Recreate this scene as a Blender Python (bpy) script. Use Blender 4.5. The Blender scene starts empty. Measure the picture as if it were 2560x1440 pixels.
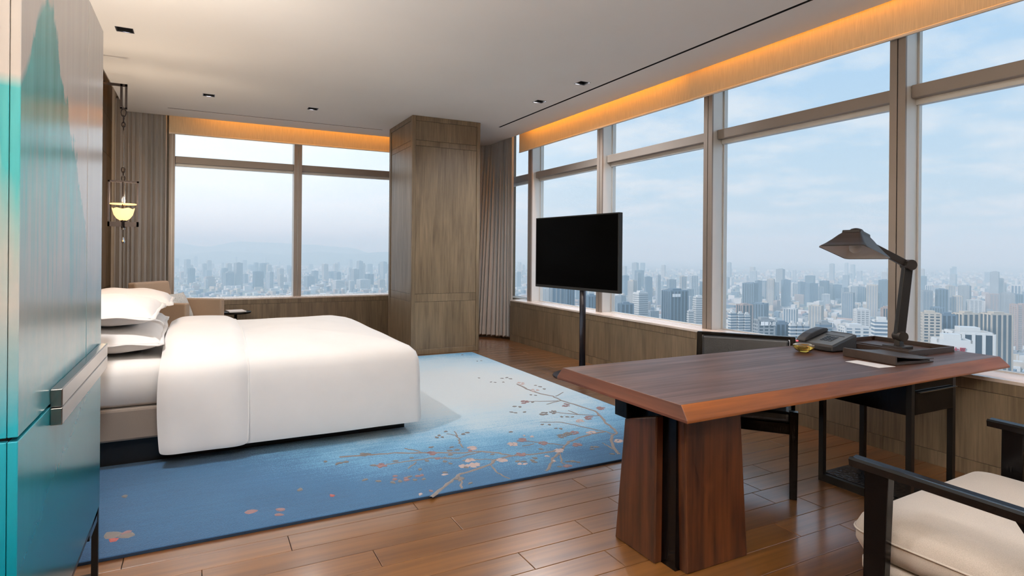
import bpy, math, random
from mathutils import Vector, Matrix
random.seed(7)
S = bpy.context.scene
COL = S.collection
PI = math.pi

# ------------------------------------------------------------------ camera
CAM_H, F_PX, CX, CY = 1.4, 1492.0, 1280.0, 630.0
YAW, ROLL = math.radians(27.57), math.radians(0.48)
FW = Vector((math.sin(YAW), math.cos(YAW), 0))
R0 = Vector((math.cos(YAW), -math.sin(YAW), 0)); U0 = Vector((0, 0, 1))
RT = math.cos(ROLL)*R0 + math.sin(ROLL)*U0
UP = -math.sin(ROLL)*R0 + math.cos(ROLL)*U0
cd = bpy.data.cameras.new('camera'); cam = bpy.data.objects.new('camera', cd); COL.objects.link(cam)
m = Matrix((RT, UP, -FW)).transposed().to_4x4(); m.translation = (0, 0, CAM_H); cam.matrix_world = m
cd.sensor_fit = 'HORIZONTAL'; cd.sensor_width = 36.0; cd.lens = F_PX/2560*36
cd.shift_x = 0; cd.shift_y = -(720-CY)/2560
cd.clip_start = 0.05; cd.clip_end = 60000
S.camera = cam
def far_point(u, v, dep):                                   # a point in the city at a given distance
    return Vector((0, 0, CAM_H)) + (FW + RT*((u-CX)/F_PX) - UP*((v-CY)/F_PX))*dep

# ------------------------------------------------------------------ render look
S.view_settings.view_transform = 'Standard'; S.view_settings.look = 'None'
S.view_settings.gamma = 1; S.view_settings.use_curve_mapping = False
S.view_settings.exposure = 0.14
c = S.cycles
c.use_denoising = True; c.denoiser = 'OPENIMAGEDENOISE'
c.use_adaptive_sampling = True; c.adaptive_threshold = 0.035; c.adaptive_min_samples = 16
c.max_bounces = 7; c.diffuse_bounces = 4; c.glossy_bounces = 3; c.transmission_bounces = 6
c.transparent_max_bounces = 12; c.volume_bounces = 1
c.sample_clamp_indirect = 6.0; c.caustics_reflective = False; c.caustics_refractive = False

# ------------------------------------------------------------------ sky
W = bpy.data.worlds.new('sky'); S.world = W; W.use_nodes = True
nt = W.node_tree; nt.nodes.clear()
def N(t, typ, **kw):
    n = t.nodes.new(typ)
    for k, v in kw.items(): setattr(n, k, v)
    return n
def math_node(t, op, a, b=None, clamp=False):
    n = N(t, 'ShaderNodeMath', operation=op, use_clamp=clamp)
    for i, x in enumerate((a, b)):
        if x is None: continue
        if isinstance(x, (int, float)): n.inputs[i].default_value = x
        else: t.links.new(x, n.inputs[i])
    return n.outputs[0]
def ramp(t, fac, stops, interp='LINEAR'):
    n = N(t, 'ShaderNodeValToRGB'); r = n.color_ramp; r.interpolation = interp
    while len(r.elements) < len(stops): r.elements.new(0.5)
    for e, (p, col) in zip(r.elements, stops):
        e.position = p; e.color = (*col, 1) if len(col) == 3 else col
    t.links.new(fac, n.inputs[0]); return n.outputs[0]
def mix(t, fac, a, b, mode='MIX'):
    n = N(t, 'ShaderNodeMix', data_type='RGBA', blend_type=mode)
    for sock, x in ((n.inputs[0], fac), (n.inputs[6], a), (n.inputs[7], b)):
        if isinstance(x, (int, float)): sock.default_value = x
        elif isinstance(x, tuple): sock.default_value = (*x, 1)
        else: t.links.new(x, sock)
    return n.outputs[2]
tc = N(nt, 'ShaderNodeTexCoord'); sp = N(nt, 'ShaderNodeSeparateXYZ'); nt.links.new(tc.outputs['Generated'], sp.inputs[0])
zz = math_node(nt, 'MAXIMUM', sp.outputs[2], 0.0)
base = ramp(nt, zz, [(0, (0.62, 0.76, 0.87)), (0.12, (0.58, 0.77, 0.94)), (0.35, (0.44, 0.69, 0.98)), (1, (0.30, 0.55, 0.95))])
dz = math_node(nt, 'ADD', zz, 0.12)
cx_ = math_node(nt, 'DIVIDE', sp.outputs[0], dz); cy_ = math_node(nt, 'DIVIDE', sp.outputs[1], dz)
cmb = N(nt, 'ShaderNodeCombineXYZ'); nt.links.new(cx_, cmb.inputs[0]); nt.links.new(cy_, cmb.inputs[1])
cn = N(nt, 'ShaderNodeTexNoise'); cn.inputs['Scale'].default_value = 1.7; cn.inputs['Detail'].default_value = 7; cn.inputs['Roughness'].default_value = 0.6
nt.links.new(cmb.outputs[0], cn.inputs['Vector'])
cl = ramp(nt, cn.outputs[0], [(0.45, (0, 0, 0)), (0.64, (1, 1, 1))])
clf = math_node(nt, 'MULTIPLY', cl, 0.75)
sky = mix(nt, clf, base, (0.90, 0.95, 1.0))
# thin bright cloud in the +Y quarter, the veiled side of the sky
gl = math_node(nt, 'ADD', math_node(nt, 'MULTIPLY', sp.outputs[1], 0.85), math_node(nt, 'MULTIPLY', sp.outputs[0], -0.53))
glf = ramp(nt, gl, [(0.25, (0, 0, 0)), (0.95, (1, 1, 1))], 'EASE')
sky = mix(nt, math_node(nt, 'MULTIPLY', glf, 0.85), sky, (1.42, 1.5, 1.52))
bg = N(nt, 'ShaderNodeBackground'); bg.inputs['Strength'].default_value = 0.87
nt.links.new(sky, bg.inputs['Color']); wo = N(nt, 'ShaderNodeOutputWorld'); nt.links.new(bg.outputs[0], wo.inputs[0])

sd = bpy.data.lights.new('sun', 'SUN'); sun = bpy.data.objects.new('sun', sd); COL.objects.link(sun)
sd.energy = 2.3; sd.angle = math.radians(6); sd.color = (1, 0.98, 0.95)
sun.rotation_euler = (Vector((1.0, 0.0, -0.62))).to_track_quat('-Z', 'Y').to_euler(); sun.location = (-40, 0, 60)

# ------------------------------------------------------------------ materials
def srgb(r, g, b):
    f = lambda x: (x/255/12.92) if x/255 <= 0.04045 else ((x/255+0.055)/1.055)**2.4
    return (f(r), f(g), f(b))
def new_mat(name):
    mt = bpy.data.materials.new(name); mt.use_nodes = True
    t = mt.node_tree; b = t.nodes['Principled BSDF']; return mt, t, b
def plain(name, col, rough=0.5, metal=0.0, spec=0.5, coat=0.0, var=0.06, scale=6.0, bump=0.0, bscale=200.0):
    mt, t, b = new_mat(name)
    tcn = N(t, 'ShaderNodeTexCoord'); no = N(t, 'ShaderNodeTexNoise'); no.inputs['Scale'].default_value = scale; no.inputs['Detail'].default_value = 4
    t.links.new(tcn.outputs['Object'], no.inputs['Vector'])
    lo = tuple(x*(1-var) for x in col); hi = tuple(min(1, x*(1+var)) for x in col)
    t.links.new(ramp(t, no.outputs[0], [(0.3, lo), (0.7, hi)]), b.inputs['Base Color'])
    b.inputs['Roughness'].default_value = rough; b.inputs['Metallic'].default_value = metal
    b.inputs['Specular IOR Level'].default_value = spec; b.inputs['Coat Weight'].default_value = coat; b.inputs['Coat Roughness'].default_value = 0.08
    if bump:
        n2 = N(t, 'ShaderNodeTexNoise'); n2.inputs['Scale'].default_value = bscale; n2.inputs['Detail'].default_value = 2
        t.links.new(tcn.outputs['Object'], n2.inputs['Vector'])
        bp = N(t, 'ShaderNodeBump'); bp.inputs['Strength'].default_value = bump; bp.inputs['Distance'].default_value = 0.004
        t.links.new(n2.outputs[0], bp.inputs['Height']); t.links.new(bp.outputs[0], b.inputs['Normal'])
    return mt
def wood(name, dark, light, axis, fine=60.0, rough=0.45, rnd=0.0, coat=0.0, broad=3.0, spec=0.5, bump=0.12, rvar=0.065):
    mt, t, b = new_mat(name)
    tcn = N(t, 'ShaderNodeTexCoord'); mp = N(t, 'ShaderNodeMapping')
    sc = [fine]*3; sc['xyz'.index(axis)] = fine*0.035
    mp.inputs['Scale'].default_value = sc
    oi = N(t, 'ShaderNodeObjectInfo')
    cb = N(t, 'ShaderNodeCombineXYZ')
    for i in range(3): t.links.new(math_node(t, 'MULTIPLY', oi.outputs['Random'], 37.0*(i+1)), cb.inputs[i])
    va = N(t, 'ShaderNodeVectorMath', operation='ADD'); t.links.new(tcn.outputs['Object'], va.inputs[0]); t.links.new(cb.outputs[0], va.inputs[1])
    t.links.new(va.outputs[0], mp.inputs['Vector'])
    n1 = N(t, 'ShaderNodeTexNoise'); n1.inputs['Scale'].default_value = 1.0; n1.inputs['Detail'].default_value = 5; n1.inputs['Roughness'].default_value = 0.65
    t.links.new(mp.outputs[0], n1.inputs['Vector'])
    mp2 = N(t, 'ShaderNodeMapping'); s2 = [broad*2.5]*3; s2['xyz'.index(axis)] = broad*0.35; mp2.inputs['Scale'].default_value = s2
    t.links.new(va.outputs[0], mp2.inputs['Vector'])
    n2 = N(t, 'ShaderNodeTexNoise'); n2.inputs['Scale'].default_value = 1.0; n2.inputs['Detail'].default_value = 3; n2.inputs['Distortion'].default_value = 0.6
    t.links.new(mp2.outputs[0], n2.inputs['Vector'])
    g = math_node(t, 'ADD', math_node(t, 'MULTIPLY', n1.outputs[0], 0.55), math_node(t, 'MULTIPLY', n2.outputs[0], 0.45))
    colr = ramp(t, g, [(0.34, dark), (0.66, light)])
    if rnd:
        f = math_node(t, 'ADD', math_node(t, 'MULTIPLY', oi.outputs['Random'], rnd), 1-rnd/2)
        hs = N(t, 'ShaderNodeHueSaturation'); t.links.new(f, hs.inputs['Value']); t.links.new(colr, hs.inputs['Color']); colr = hs.outputs[0]
    t.links.new(colr, b.inputs['Base Color'])
    t.links.new(ramp(t, n1.outputs[0], [(0.3, (rough+rvar,)*3), (0.7, (rough-rvar,)*3)]), b.inputs['Roughness'])
    b.inputs['Coat Weight'].default_value = coat; b.inputs['Coat Roughness'].default_value = 0.16
    b.inputs['Specular IOR Level'].default_value = spec
    bp = N(t, 'ShaderNodeBump'); bp.inputs['Strength'].default_value = bump; bp.inputs['Distance'].default_value = 0.002
    t.links.new(n1.outputs[0], bp.inputs['Height']); t.links.new(bp.outputs[0], b.inputs['Normal'])
    return mt
def emit(name, col, st):
    mt, t, b = new_mat(name); b.inputs['Base Color'].default_value = (*col, 1)
    b.inputs['Emission Color'].default_value = (*col, 1); b.inputs['Emission Strength'].default_value = st; return mt
def weave(name, col, rough=0.85, scale=500.0, sheen=0.2, var=0.12, axis=None, trans=0.0):
    mt, t, b = new_mat(name)
    tcn = N(t, 'ShaderNodeTexCoord'); mp = N(t, 'ShaderNodeMapping'); sc = [scale]*3
    if axis: sc['xyz'.index(axis)] = scale*0.03
    mp.inputs['Scale'].default_value = sc; t.links.new(tcn.outputs['Object'], mp.inputs['Vector'])
    n = N(t, 'ShaderNodeTexNoise'); n.inputs['Scale'].default_value = 1; n.inputs['Detail'].default_value = 2; t.links.new(mp.outputs[0], n.inputs['Vector'])
    cc = ramp(t, n.outputs[0], [(0.3, tuple(x*(1-var) for x in col)), (0.7, tuple(min(1, x*(1+var)) for x in col))])
    t.links.new(cc, b.inputs['Base Color']); b.inputs['Roughness'].default_value = rough; b.inputs['Sheen Weight'].default_value = sheen
    bp = N(t, 'ShaderNodeBump'); bp.inputs['Strength'].default_value = 0.15; bp.inputs['Distance'].default_value = 0.001
    t.links.new(n.outputs[0], bp.inputs['Height']); t.links.new(bp.outputs[0], b.inputs['Normal'])
    if trans:
        tr = N(t, 'ShaderNodeBsdfTranslucent'); t.links.new(cc, tr.inputs['Color']); ms = N(t, 'ShaderNodeMixShader'); ms.inputs[0].default_value = trans
        o = [x for x in t.nodes if x.type == 'OUTPUT_MATERIAL'][0]
        t.links.new(b.outputs[0], ms.inputs[1]); t.links.new(tr.outputs[0], ms.inputs[2]); t.links.new(ms.outputs[0], o.inputs[0])
    return mt
def glass_pane(name, tint=(0.97, 0.985, 0.99), refl=0.0):
    mt = bpy.data.materials.new(name); mt.use_nodes = True; t = mt.node_tree; t.nodes.clear()
    tr = N(t, 'ShaderNodeBsdfTransparent'); tr.inputs[0].default_value = (*tint, 1)
    gl_ = N(t, 'ShaderNodeBsdfGlossy'); gl_.inputs['Roughness'].default_value = 0.02
    ms = N(t, 'ShaderNodeMixShader'); ms.inputs[0].default_value = refl
    o = N(t, 'ShaderNodeOutputMaterial'); t.links.new(tr.outputs[0], ms.inputs[1]); t.links.new(gl_.outputs[0], ms.inputs[2]); t.links.new(ms.outputs[0], o.inputs[0])
    return mt

MT = {}
MT['ceil'] = plain('warm_white_paint', (0.82, 0.785, 0.74), 0.9, var=0.015, scale=1.2)
MT['plaster'] = plain('pale_plaster', (0.68, 0.64, 0.58), 0.85, var=0.03)
MT['panel'] = wood('grey_oak_veneer', srgb(92, 78, 60), srgb(138, 120, 96), 'z', 70, 0.38)
MT['panel_h'] = wood('grey_oak_sill', srgb(200, 186, 174), srgb(238, 228, 220), 'y', 60, 0.25)
MT['floor'] = wood('oak_floor_board', srgb(84, 50, 19), srgb(124, 81, 38), 'x', 30, 0.30, rnd=0.2, broad=3, coat=1.0, spec=0.8, bump=0.01, rvar=0.01)
MT['joint'] = plain('dark_joint', (0.03, 0.025, 0.02), 0.8)
MT['alu'] = plain('warm_grey_aluminium', srgb(150, 140, 132), 0.45, 0.35, var=0.02)
MT['alu_light'] = plain('light_grey_aluminium', srgb(222, 220, 216), 0.4, 0.25, var=0.02)
MT['gasket'] = plain('black_gasket', (0.02, 0.02, 0.02), 0.6)
MT['glass'] = glass_pane('window_glass')
MT['blind'] = weave('sand_blind_linen', srgb(214, 196, 164), 0.9, 260, 0.1, 0.1, 'z')
MT['rail'] = plain('cream_rail', srgb(220, 210, 196), 0.5)
MT['curtain'] = weave('taupe_satin_curtain', srgb(200, 196, 192), 0.42, 160, 0.35, 0.05, 'z', 0.38)
MT['white_linen'] = plain('white_cotton', (0.80, 0.775, 0.755), 0.75, var=0.025, scale=4, bump=0.05, bscale=30)
MT['sheet'] = plain('white_sheet', (0.84, 0.81, 0.78), 0.7, var=0.02, scale=4, bump=0.05, bscale=20)
MT['bedbase'] = weave('warm_grey_upholstery', srgb(120, 108, 98), 0.85, 400)
MT['black'] = plain('black_lacquer', (0.012, 0.011, 0.011), 0.4)
MT['blackwood'] = wood('ebonised_wood', (0.0025, 0.002, 0.002), (0.005, 0.004, 0.004), 'z', 60, 0.2, coat=0.0, bump=0.03, spec=0.2)
MT['blackgloss'] = plain('black_lacquered_wood', (0.003, 0.003, 0.0035), 0.16, spec=0.4, var=0.1)
MT['leather'] = plain('black_leather', (0.018, 0.02, 0.024), 0.33, var=0.3, scale=8, bump=0.2, bscale=250)
MT['blackmetal'] = plain('bronze_black_metal', (0.012, 0.011, 0.010), 0.35, 0.4)
MT['brownmetal'] = plain('dark_bronze', srgb(50, 42, 40), 0.35, 0.6)
MT['steel'] = plain('brushed_steel', srgb(150, 146, 142), 0.25, 1.0)
MT['gun'] = plain('gunmetal', srgb(84, 84, 92), 0.3, 0.9)
MT['walnut_top'] = wood('walnut_top', srgb(56, 34, 26), srgb(98, 66, 50), 'x', 26, 0.42, broad=5, spec=0.35)
MT['walnut_edge'] = wood('walnut_edge', srgb(80, 41, 13), srgb(140, 78, 28), 'x', 20, 0.42, broad=4)
MT['walnut_end'] = wood('walnut_end', srgb(56, 28, 20), srgb(104, 58, 40), 'y', 20, 0.45, broad=5)
MT['walnut_leg'] = wood('walnut_leg', srgb(28, 13, 8), srgb(92, 50, 26), 'z', 22, 0.42, broad=9)
MT['linen'] = weave('oatmeal_linen', srgb(178, 167, 156), 0.9, 420, 0.25, 0.12)
MT['sofa'] = weave('sand_upholstery', srgb(176, 154, 132), 0.9, 420, 0.2)
MT['tvscreen'] = plain('black_screen', (0.0008, 0.0008, 0.0008), 0.35, spec=0.04, var=0.0)
MT['tvframe'] = plain('dark_grey_bezel', srgb(38, 38, 37), 0.5, 0.1)
MT['brownleather'] = plain('dark_brown_leather', srgb(58, 46, 40), 0.45, var=0.12, scale=30, bump=0.15, bscale=300)
MT['paper'] = plain('white_paper', (0.82, 0.80, 0.79), 0.8, var=0.02)
MT['phone'] = plain('dark_grey_plastic', srgb(50, 49, 50), 0.42, var=0.05)
MT['phoneface'] = plain('grey_phone_face', srgb(92, 90, 86), 0.4)
MT['key'] = plain('black_key', (0.012, 0.012, 0.012), 0.4)
MT['shade_in'] = plain('white_enamel', (0.86, 0.84, 0.82), 0.5)
MT['shade'] = plain('charcoal_lamp_metal', srgb(60, 55, 52), 0.42, 0.5)
MT['bulb'] = plain('frosted_bulb', (0.72, 0.70, 0.68), 0.3)
MT['pot_dark'] = plain('dark_slot', (0.004, 0.004, 0.004), 0.9)
MT['hammered'] = plain('hammered_black_metal', (0.05, 0.055, 0.065), 0.22, 0.9, bump=1.0, bscale=45)
MT['gold_lamp'] = emit('lit_alabaster', (1.0, 0.62, 0.24), 1.6)
MT['led'] = emit('warm_led', (1.0, 0.50, 0.10), 6.0)
MT['down'] = emit('halogen_lamp', (1.0, 0.62, 0.26), 2.2)
MT['red_led'] = emit('red_indicator', (1.0, 0.1, 0.12), 1.5)

def amber():
    mt, t, b = new_mat('amber_glass'); b.inputs['Base Color'].default_value = (0.95, 0.62, 0.12, 1)
    b.inputs['Roughness'].default_value = 0.03; b.inputs['Transmission Weight'].default_value = 0.9; b.inputs['IOR'].default_value = 1.5
    return mt
MT['amber'] = amber()
def crystal():
    mt, t, b = new_mat('clear_crystal'); b.inputs['Base Color'].default_value = (0.8, 0.88, 1, 1)
    b.inputs['Roughness'].default_value = 0.02; b.inputs['Transmission Weight'].default_value = 1.0; return mt
MT['crystal'] = crystal()

def lacquer():
    # silver lacquer with a painted teal mountain and a teal wash towards the foot
    mt, t, b = new_mat('painted_lacquer')
    ge = N(t, 'ShaderNodeNewGeometry'); s_ = N(t, 'ShaderNodeSeparateXYZ'); t.links.new(ge.outputs['Position'], s_.inputs[0])
    X_, Y_, Z_ = s_.outputs
    no = N(t, 'ShaderNodeTexNoise'); no.inputs['Scale'].default_value = 5; no.inputs['Detail'].default_value = 6; no.inputs['Roughness'].default_value = 0.6
    t.links.new(ge.outputs['Position'], no.inputs['Vector'])
    mp = N(t, 'ShaderNodeMapping'); mp.inputs['Scale'].default_value = (20, 22, 2.0); mp.inputs['Rotation'].default_value = (0.25, 0, 0); t.links.new(ge.outputs['Position'], mp.inputs['Vector'])
    st = N(t, 'ShaderNodeTexNoise'); st.inputs['Scale'].default_value = 1; st.inputs['Detail'].default_value = 4; t.links.new(mp.outputs[0], st.inputs['Vector'])
    nb = math_node(t, 'SUBTRACT', no.outputs[0], 0.5); sb = math_node(t, 'SUBTRACT', st.outputs[0], 0.5)
    wob = math_node(t, 'ADD', math_node(t, 'MULTIPLY', nb, 0.16), math_node(t, 'MULTIPLY', sb, 0.10))
    yw = math_node(t, 'ADD', Y_, wob); zw = math_node(t, 'ADD', Z_, wob)
    # ridge height as a function of Y
    mr = N(t, 'ShaderNodeFloatCurve'); cv = mr.mapping.curves[0]
    pts = [(0.0, 0.60), (0.07, 0.70), (0.13, 0.84), (0.20, 0.90), (0.30, 0.85), (0.37, 0.72), (0.47, 0.60), (0.57, 0.46), (0.68, 0.24), (0.76, 0.0), (1, 0.0)]
    while len(cv.points) < len(pts): cv.points.new(0.5, 0.5)
    for p, (a, bb) in zip(cv.points, pts): p.location = (a, bb)
    mr.mapping.update()
    t.links.new(math_node(t, 'DIVIDE', math_node(t, 'SUBTRACT', yw, 1.77), 1.31), mr.inputs['Value'])
    zr = math_node(t, 'ADD', math_node(t, 'MULTIPLY', mr.outputs[0], 0.90), 1.25)
    above = ramp(t, math_node(t, 'ADD', math_node(t, 'MULTIPLY', math_node(t, 'SUBTRACT', zr, zw), 12.0), 0.5), [(0.3, (0, 0, 0)), (0.7, (1, 1, 1))])
    fade = ramp(t, math_node(t, 'ADD', Z_, math_node(t, 'MULTIPLY', sb, 0.5)), [(0.0, (0, 0, 0)), (1.0, (1, 1, 1))])
    f1 = N(t, 'ShaderNodeMapRange'); f1.inputs['From Min'].default_value = 1.28; f1.inputs['From Max'].default_value = 1.62
    t.links.new(math_node(t, 'ADD', Z_, math_node(t, 'MULTIPLY', sb, 0.6)), f1.inputs['Value'])
    mask = math_node(t, 'MULTIPLY', math_node(t, 'MULTIPLY', above, f1.outputs[0]), 0.95, True)
    f2 = N(t, 'ShaderNodeMapRange'); f2.inputs['From Min'].default_value = 1.36; f2.inputs['From Max'].default_value = 0.96
    t.links.new(math_node(t, 'ADD', Z_, math_node(t, 'MULTIPLY', nb, 0.25)), f2.inputs['Value'])
    silver = ramp(t, st.outputs[0], [(0.3, srgb(192, 185, 180)), (0.7, srgb(201, 194, 188))])
    teal = ramp(t, st.outputs[0], [(0.3, srgb(30, 140, 142)), (0.7, srgb(70, 172, 176))])
    deep = ramp(t, math_node(t, 'ADD', Z_, math_node(t, 'MULTIPLY', sb, 0.12)), [(0.35, srgb(0, 92, 112)), (0.62, srgb(0, 116, 134)), (0.95, srgb(40, 150, 168))])
    colr = mix(t, f2.outputs[0], silver, deep); colr = mix(t, mask, colr, teal)
    t.links.new(colr, b.inputs['Base Color']); b.inputs['Roughness'].default_value = 0.2; b.inputs['Specular IOR Level'].default_value = 0.3
    b.inputs['Coat Weight'].default_value = 0.0; b.inputs['Coat Roughness'].default_value = 0.06
    return mt
MT['lacquer'] = lacquer()

def rug_mat():
    mt, t, b = new_mat('blue_wool_rug')
    ge = N(t, 'ShaderNodeNewGeometry'); s_ = N(t, 'ShaderNodeSeparateXYZ'); t.links.new(ge.outputs['Position'], s_.inputs[0])
    no = N(t, 'ShaderNodeTexNoise'); no.inputs['Scale'].default_value = 1.6; no.inputs['Detail'].default_value = 5; t.links.new(ge.outputs['Position'], no.inputs['Vector'])
    mp = N(t, 'ShaderNodeMapping'); mp.inputs['Scale'].default_value = (1.2, 14, 1); t.links.new(ge.outputs['Position'], mp.inputs['Vector'])
    n2 = N(t, 'ShaderNodeTexNoise'); n2.inputs['Scale'].default_value = 2; n2.inputs['Detail'].default_value = 4; t.links.new(mp.outputs[0], n2.inputs['Vector'])
    n3 = N(t, 'ShaderNodeTexNoise'); n3.inputs['Scale'].default_value = 170; n3.inputs['Detail'].default_value = 2; t.links.new(ge.outputs['Position'], n3.inputs['Vector'])
    dx = math_node(t, 'MULTIPLY', math_node(t, 'SUBTRACT', s_.outputs[0], 2.25), 0.80)
    dy = math_node(t, 'MULTIPLY', math_node(t, 'SUBTRACT', s_.outputs[1], 5.75), 0.86)
    d = math_node(t, 'SQRT', math_node(t, 'ADD', math_node(t, 'MULTIPLY', dx, dx), math_node(t, 'MULTIPLY', dy, dy)))
    d = math_node(t, 'ADD', d, math_node(t, 'MULTIPLY', math_node(t, 'SUBTRACT', no.outputs[0], 0.5), 0.9))
    d = math_node(t, 'ADD', d, math_node(t, 'MULTIPLY', math_node(t, 'SUBTRACT', n2.outputs[0], 0.5), 0.5))
    d = math_node(t, 'ADD', d, math_node(t, 'MULTIPLY', math_node(t, 'SUBTRACT', n3.outputs[0], 0.5), 1.3))
    colr = ramp(t, math_node(t, 'DIVIDE', d, 3.4), [(0.18, srgb(188, 195, 198)), (0.34, srgb(170, 192, 204)), (0.46, srgb(100, 156, 190)), (0.60, srgb(50, 98, 136)), (1.0, srgb(34, 62, 92))])
    t.links.new(colr, b.inputs['Base Color']); b.inputs['Roughness'].default_value = 0.95; b.inputs['Sheen Weight'].default_value = 0.2
    b.inputs['Specular IOR Level'].default_value = 0.1
    bp = N(t, 'ShaderNodeBump'); bp.inputs['Strength'].default_value = 0.5; bp.inputs['Distance'].default_value = 0.006
    t.links.new(n3.outputs[0], bp.inputs['Height']); t.links.new(bp.outputs[0], b.inputs['Normal'])
    return mt
MT['rug'] = rug_mat()
MT['rugedge'] = plain('navy_rug_edge', srgb(28, 48, 72), 0.95)
MT['branch'] = weave('taupe_silk_branch', srgb(116, 104, 98), 0.7, 200, 0.2, 0.25)
MT['petal_a'] = weave('mauve_silk_petal', srgb(122, 90, 92), 0.7, 200, 0.2, 0.2)
MT['petal_b'] = weave('grey_silk_petal', srgb(100, 94, 92), 0.7, 200, 0.2, 0.2)
MT['petal_c'] = weave('pale_silk_petal', srgb(170, 150, 146), 0.7, 200, 0.2, 0.2)
MT['petal_d'] = weave('red_silk_petal', srgb(150, 70, 66), 0.7, 200, 0.2, 0.2)
def patterned():
    mt, t, b = new_mat('floral_cushion_cloth')
    tcn = N(t, 'ShaderNodeTexCoord'); no = N(t, 'ShaderNodeTexNoise'); no.inputs['Scale'].default_value = 26; no.inputs['Detail'].default_value = 3; no.inputs['Distortion'].default_value = 3
    t.links.new(tcn.outputs['Object'], no.inputs['Vector'])
    t.links.new(ramp(t, no.outputs[0], [(0.47, srgb(206, 208, 206)), (0.5, srgb(120, 122, 118)), (0.53, srgb(214, 216, 214))]), b.inputs['Base Color']); b.inputs['Roughness'].default_value = 0.85
    return mt
MT['floral'] = patterned()

# ------------------------------------------------------------------ mesh helpers
class G:
    def __init__(s): s.v = []; s.f = []; s.mi = []; s.cm = 0
    def add(s, vs, fs):
        o = len(s.v); s.v += [tuple(x) for x in vs]; s.f += [tuple(i+o for i in q) for q in fs]; s.mi += [s.cm]*len(fs); return s
    def box(s, x0, x1, y0, y1, z0, z1):
        return s.add([(x, y, z) for z in (z0, z1) for y in (y0, y1) for x in (x0, x1)],
            [(0, 2, 3, 1), (4, 5, 7, 6), (0, 1, 5, 4), (2, 6, 7, 3), (0, 4, 6, 2), (1, 3, 7, 5)])
    def hexa(s, b, t):
        return s.add(list(b)+list(t), [(3, 2, 1, 0), (4, 5, 6, 7), (0, 1, 5, 4), (1, 2, 6, 5), (2, 3, 7, 6), (3, 0, 4, 7)])
    def prism(s, poly, ax, a, b):
        def P(p, h):
            if ax == 'z': return (p[0], p[1], h)
            if ax == 'y': return (p[0], h, p[1])
            return (h, p[0], p[1])
        n = len(poly)
        return s.add([P(p, a) for p in poly]+[P(p, b) for p in poly], [tuple(range(n-1, -1, -1)), tuple(range(n, 2*n))]+[(i, (i+1) % n, (i+1) % n+n, i+n) for i in range(n)])
    def tube(s, pts, r, n=10, caps=True):
        pts = [Vector(p) for p in pts]; rs = r if isinstance(r, (list, tuple)) else [r]*len(pts); rings = []; pv = None
        for i, p in enumerate(pts):
            d = (pts[min(i+1, len(pts)-1)]-pts[max(i-1, 0)]).normalized()
            a = d.orthogonal().normalized() if pv is None else (pv-d*pv.dot(d)).normalized(); pv = a; bb = d.cross(a)
            rings.append([p+(a*math.cos(2*PI*k/n)+bb*math.sin(2*PI*k/n))*rs[i] for k in range(n)])
        fs = [(i*n+k, i*n+(k+1) % n, (i+1)*n+(k+1) % n, (i+1)*n+k) for i in range(len(pts)-1) for k in range(n)]
        if caps: fs += [tuple(range(n-1, -1, -1)), tuple((len(pts)-1)*n+k for k in range(n))]
        return s.add([q for rr in rings for q in rr], fs)
    def lathe(s, prof, n=32, c=(0, 0, 0)):
        vs = [(c[0]+r*math.cos(2*PI*k/n), c[1]+r*math.sin(2*PI*k/n), c[2]+z) for r, z in prof for k in range(n)]
        fs = [(i*n+k, i*n+(k+1) % n, (i+1)*n+(k+1) % n, (i+1)*n+k) for i in range(len(prof)-1) for k in range(n)]
        return s.add(vs, fs)
    def rings(s, rr, cap0=True, cap1=True):
        n = len(rr[0]); fs = [(i*n+k, i*n+(k+1) % n, (i+1)*n+(k+1) % n, (i+1)*n+k) for i in range(len(rr)-1) for k in range(n)]
        if cap0: fs.append(tuple(range(n-1, -1, -1)))
        if cap1: fs.append(tuple((len(rr)-1)*n+k for k in range(n)))
        return s.add([p for r_ in rr for p in r_], fs)
    def grid(s, rows):
        n = len(rows[0]); return s.add([p for r_ in rows for p in r_], [(i*n+k, i*n+k+1, (i+1)*n+k+1, (i+1)*n+k) for i in range(len(rows)-1) for k in range(n-1)])
def tag(o, label=None, cat=None, group=None, kind=None):
    if label: o['label'] = label
    if cat: o['category'] = cat
    if group: o['group'] = group
    if kind: o['kind'] = kind
    return o
LOC = {}
def obj(name, g, mat, parent=None, smooth=False, bevel=0.0, seg=2, subsurf=0, solid=0.0, world=False):
    vs = g.v
    if world and parent is not None:
        mi = LOC[parent.name].inverted(); vs = [tuple(mi @ Vector(p)) for p in vs]
    me = bpy.data.meshes.new(name); me.from_pydata(vs, [], g.f); me.validate()
    for mm in (mat if isinstance(mat, (list, tuple)) else [mat]): me.materials.append(MT[mm] if isinstance(mm, str) else mm)
    if len(me.polygons) == len(g.mi): me.polygons.foreach_set('material_index', g.mi)
    if smooth: me.polygons.foreach_set('use_smooth', [True]*len(me.polygons))
    me.update()
    o = bpy.data.objects.new(name, me); COL.objects.link(o); LOC[o.name] = Matrix.Identity(4)
    if parent is not None: o.parent = parent
    if solid: md = o.modifiers.new('thick', 'SOLIDIFY'); md.thickness = solid; md.offset = 0
    if bevel: md = o.modifiers.new('edge', 'BEVEL'); md.width = bevel; md.segments = seg; md.limit_method = 'ANGLE'; md.angle_limit = math.radians(40)
    if subsurf: md = o.modifiers.new('sub', 'SUBSURF'); md.levels = subsurf; md.render_levels = subsurf
    return o
def thing(name, label=None, cat=None, loc=(0, 0, 0), rz=0.0, group=None, kind=None):
    o = bpy.data.objects.new(name, None); COL.objects.link(o); o.location = loc; o.rotation_euler = (0, 0, rz); o.empty_display_size = 0.1
    LOC[o.name] = Matrix.Translation(loc) @ Matrix.Rotation(rz, 4, 'Z'); return tag(o, label, cat, group, kind)
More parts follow.
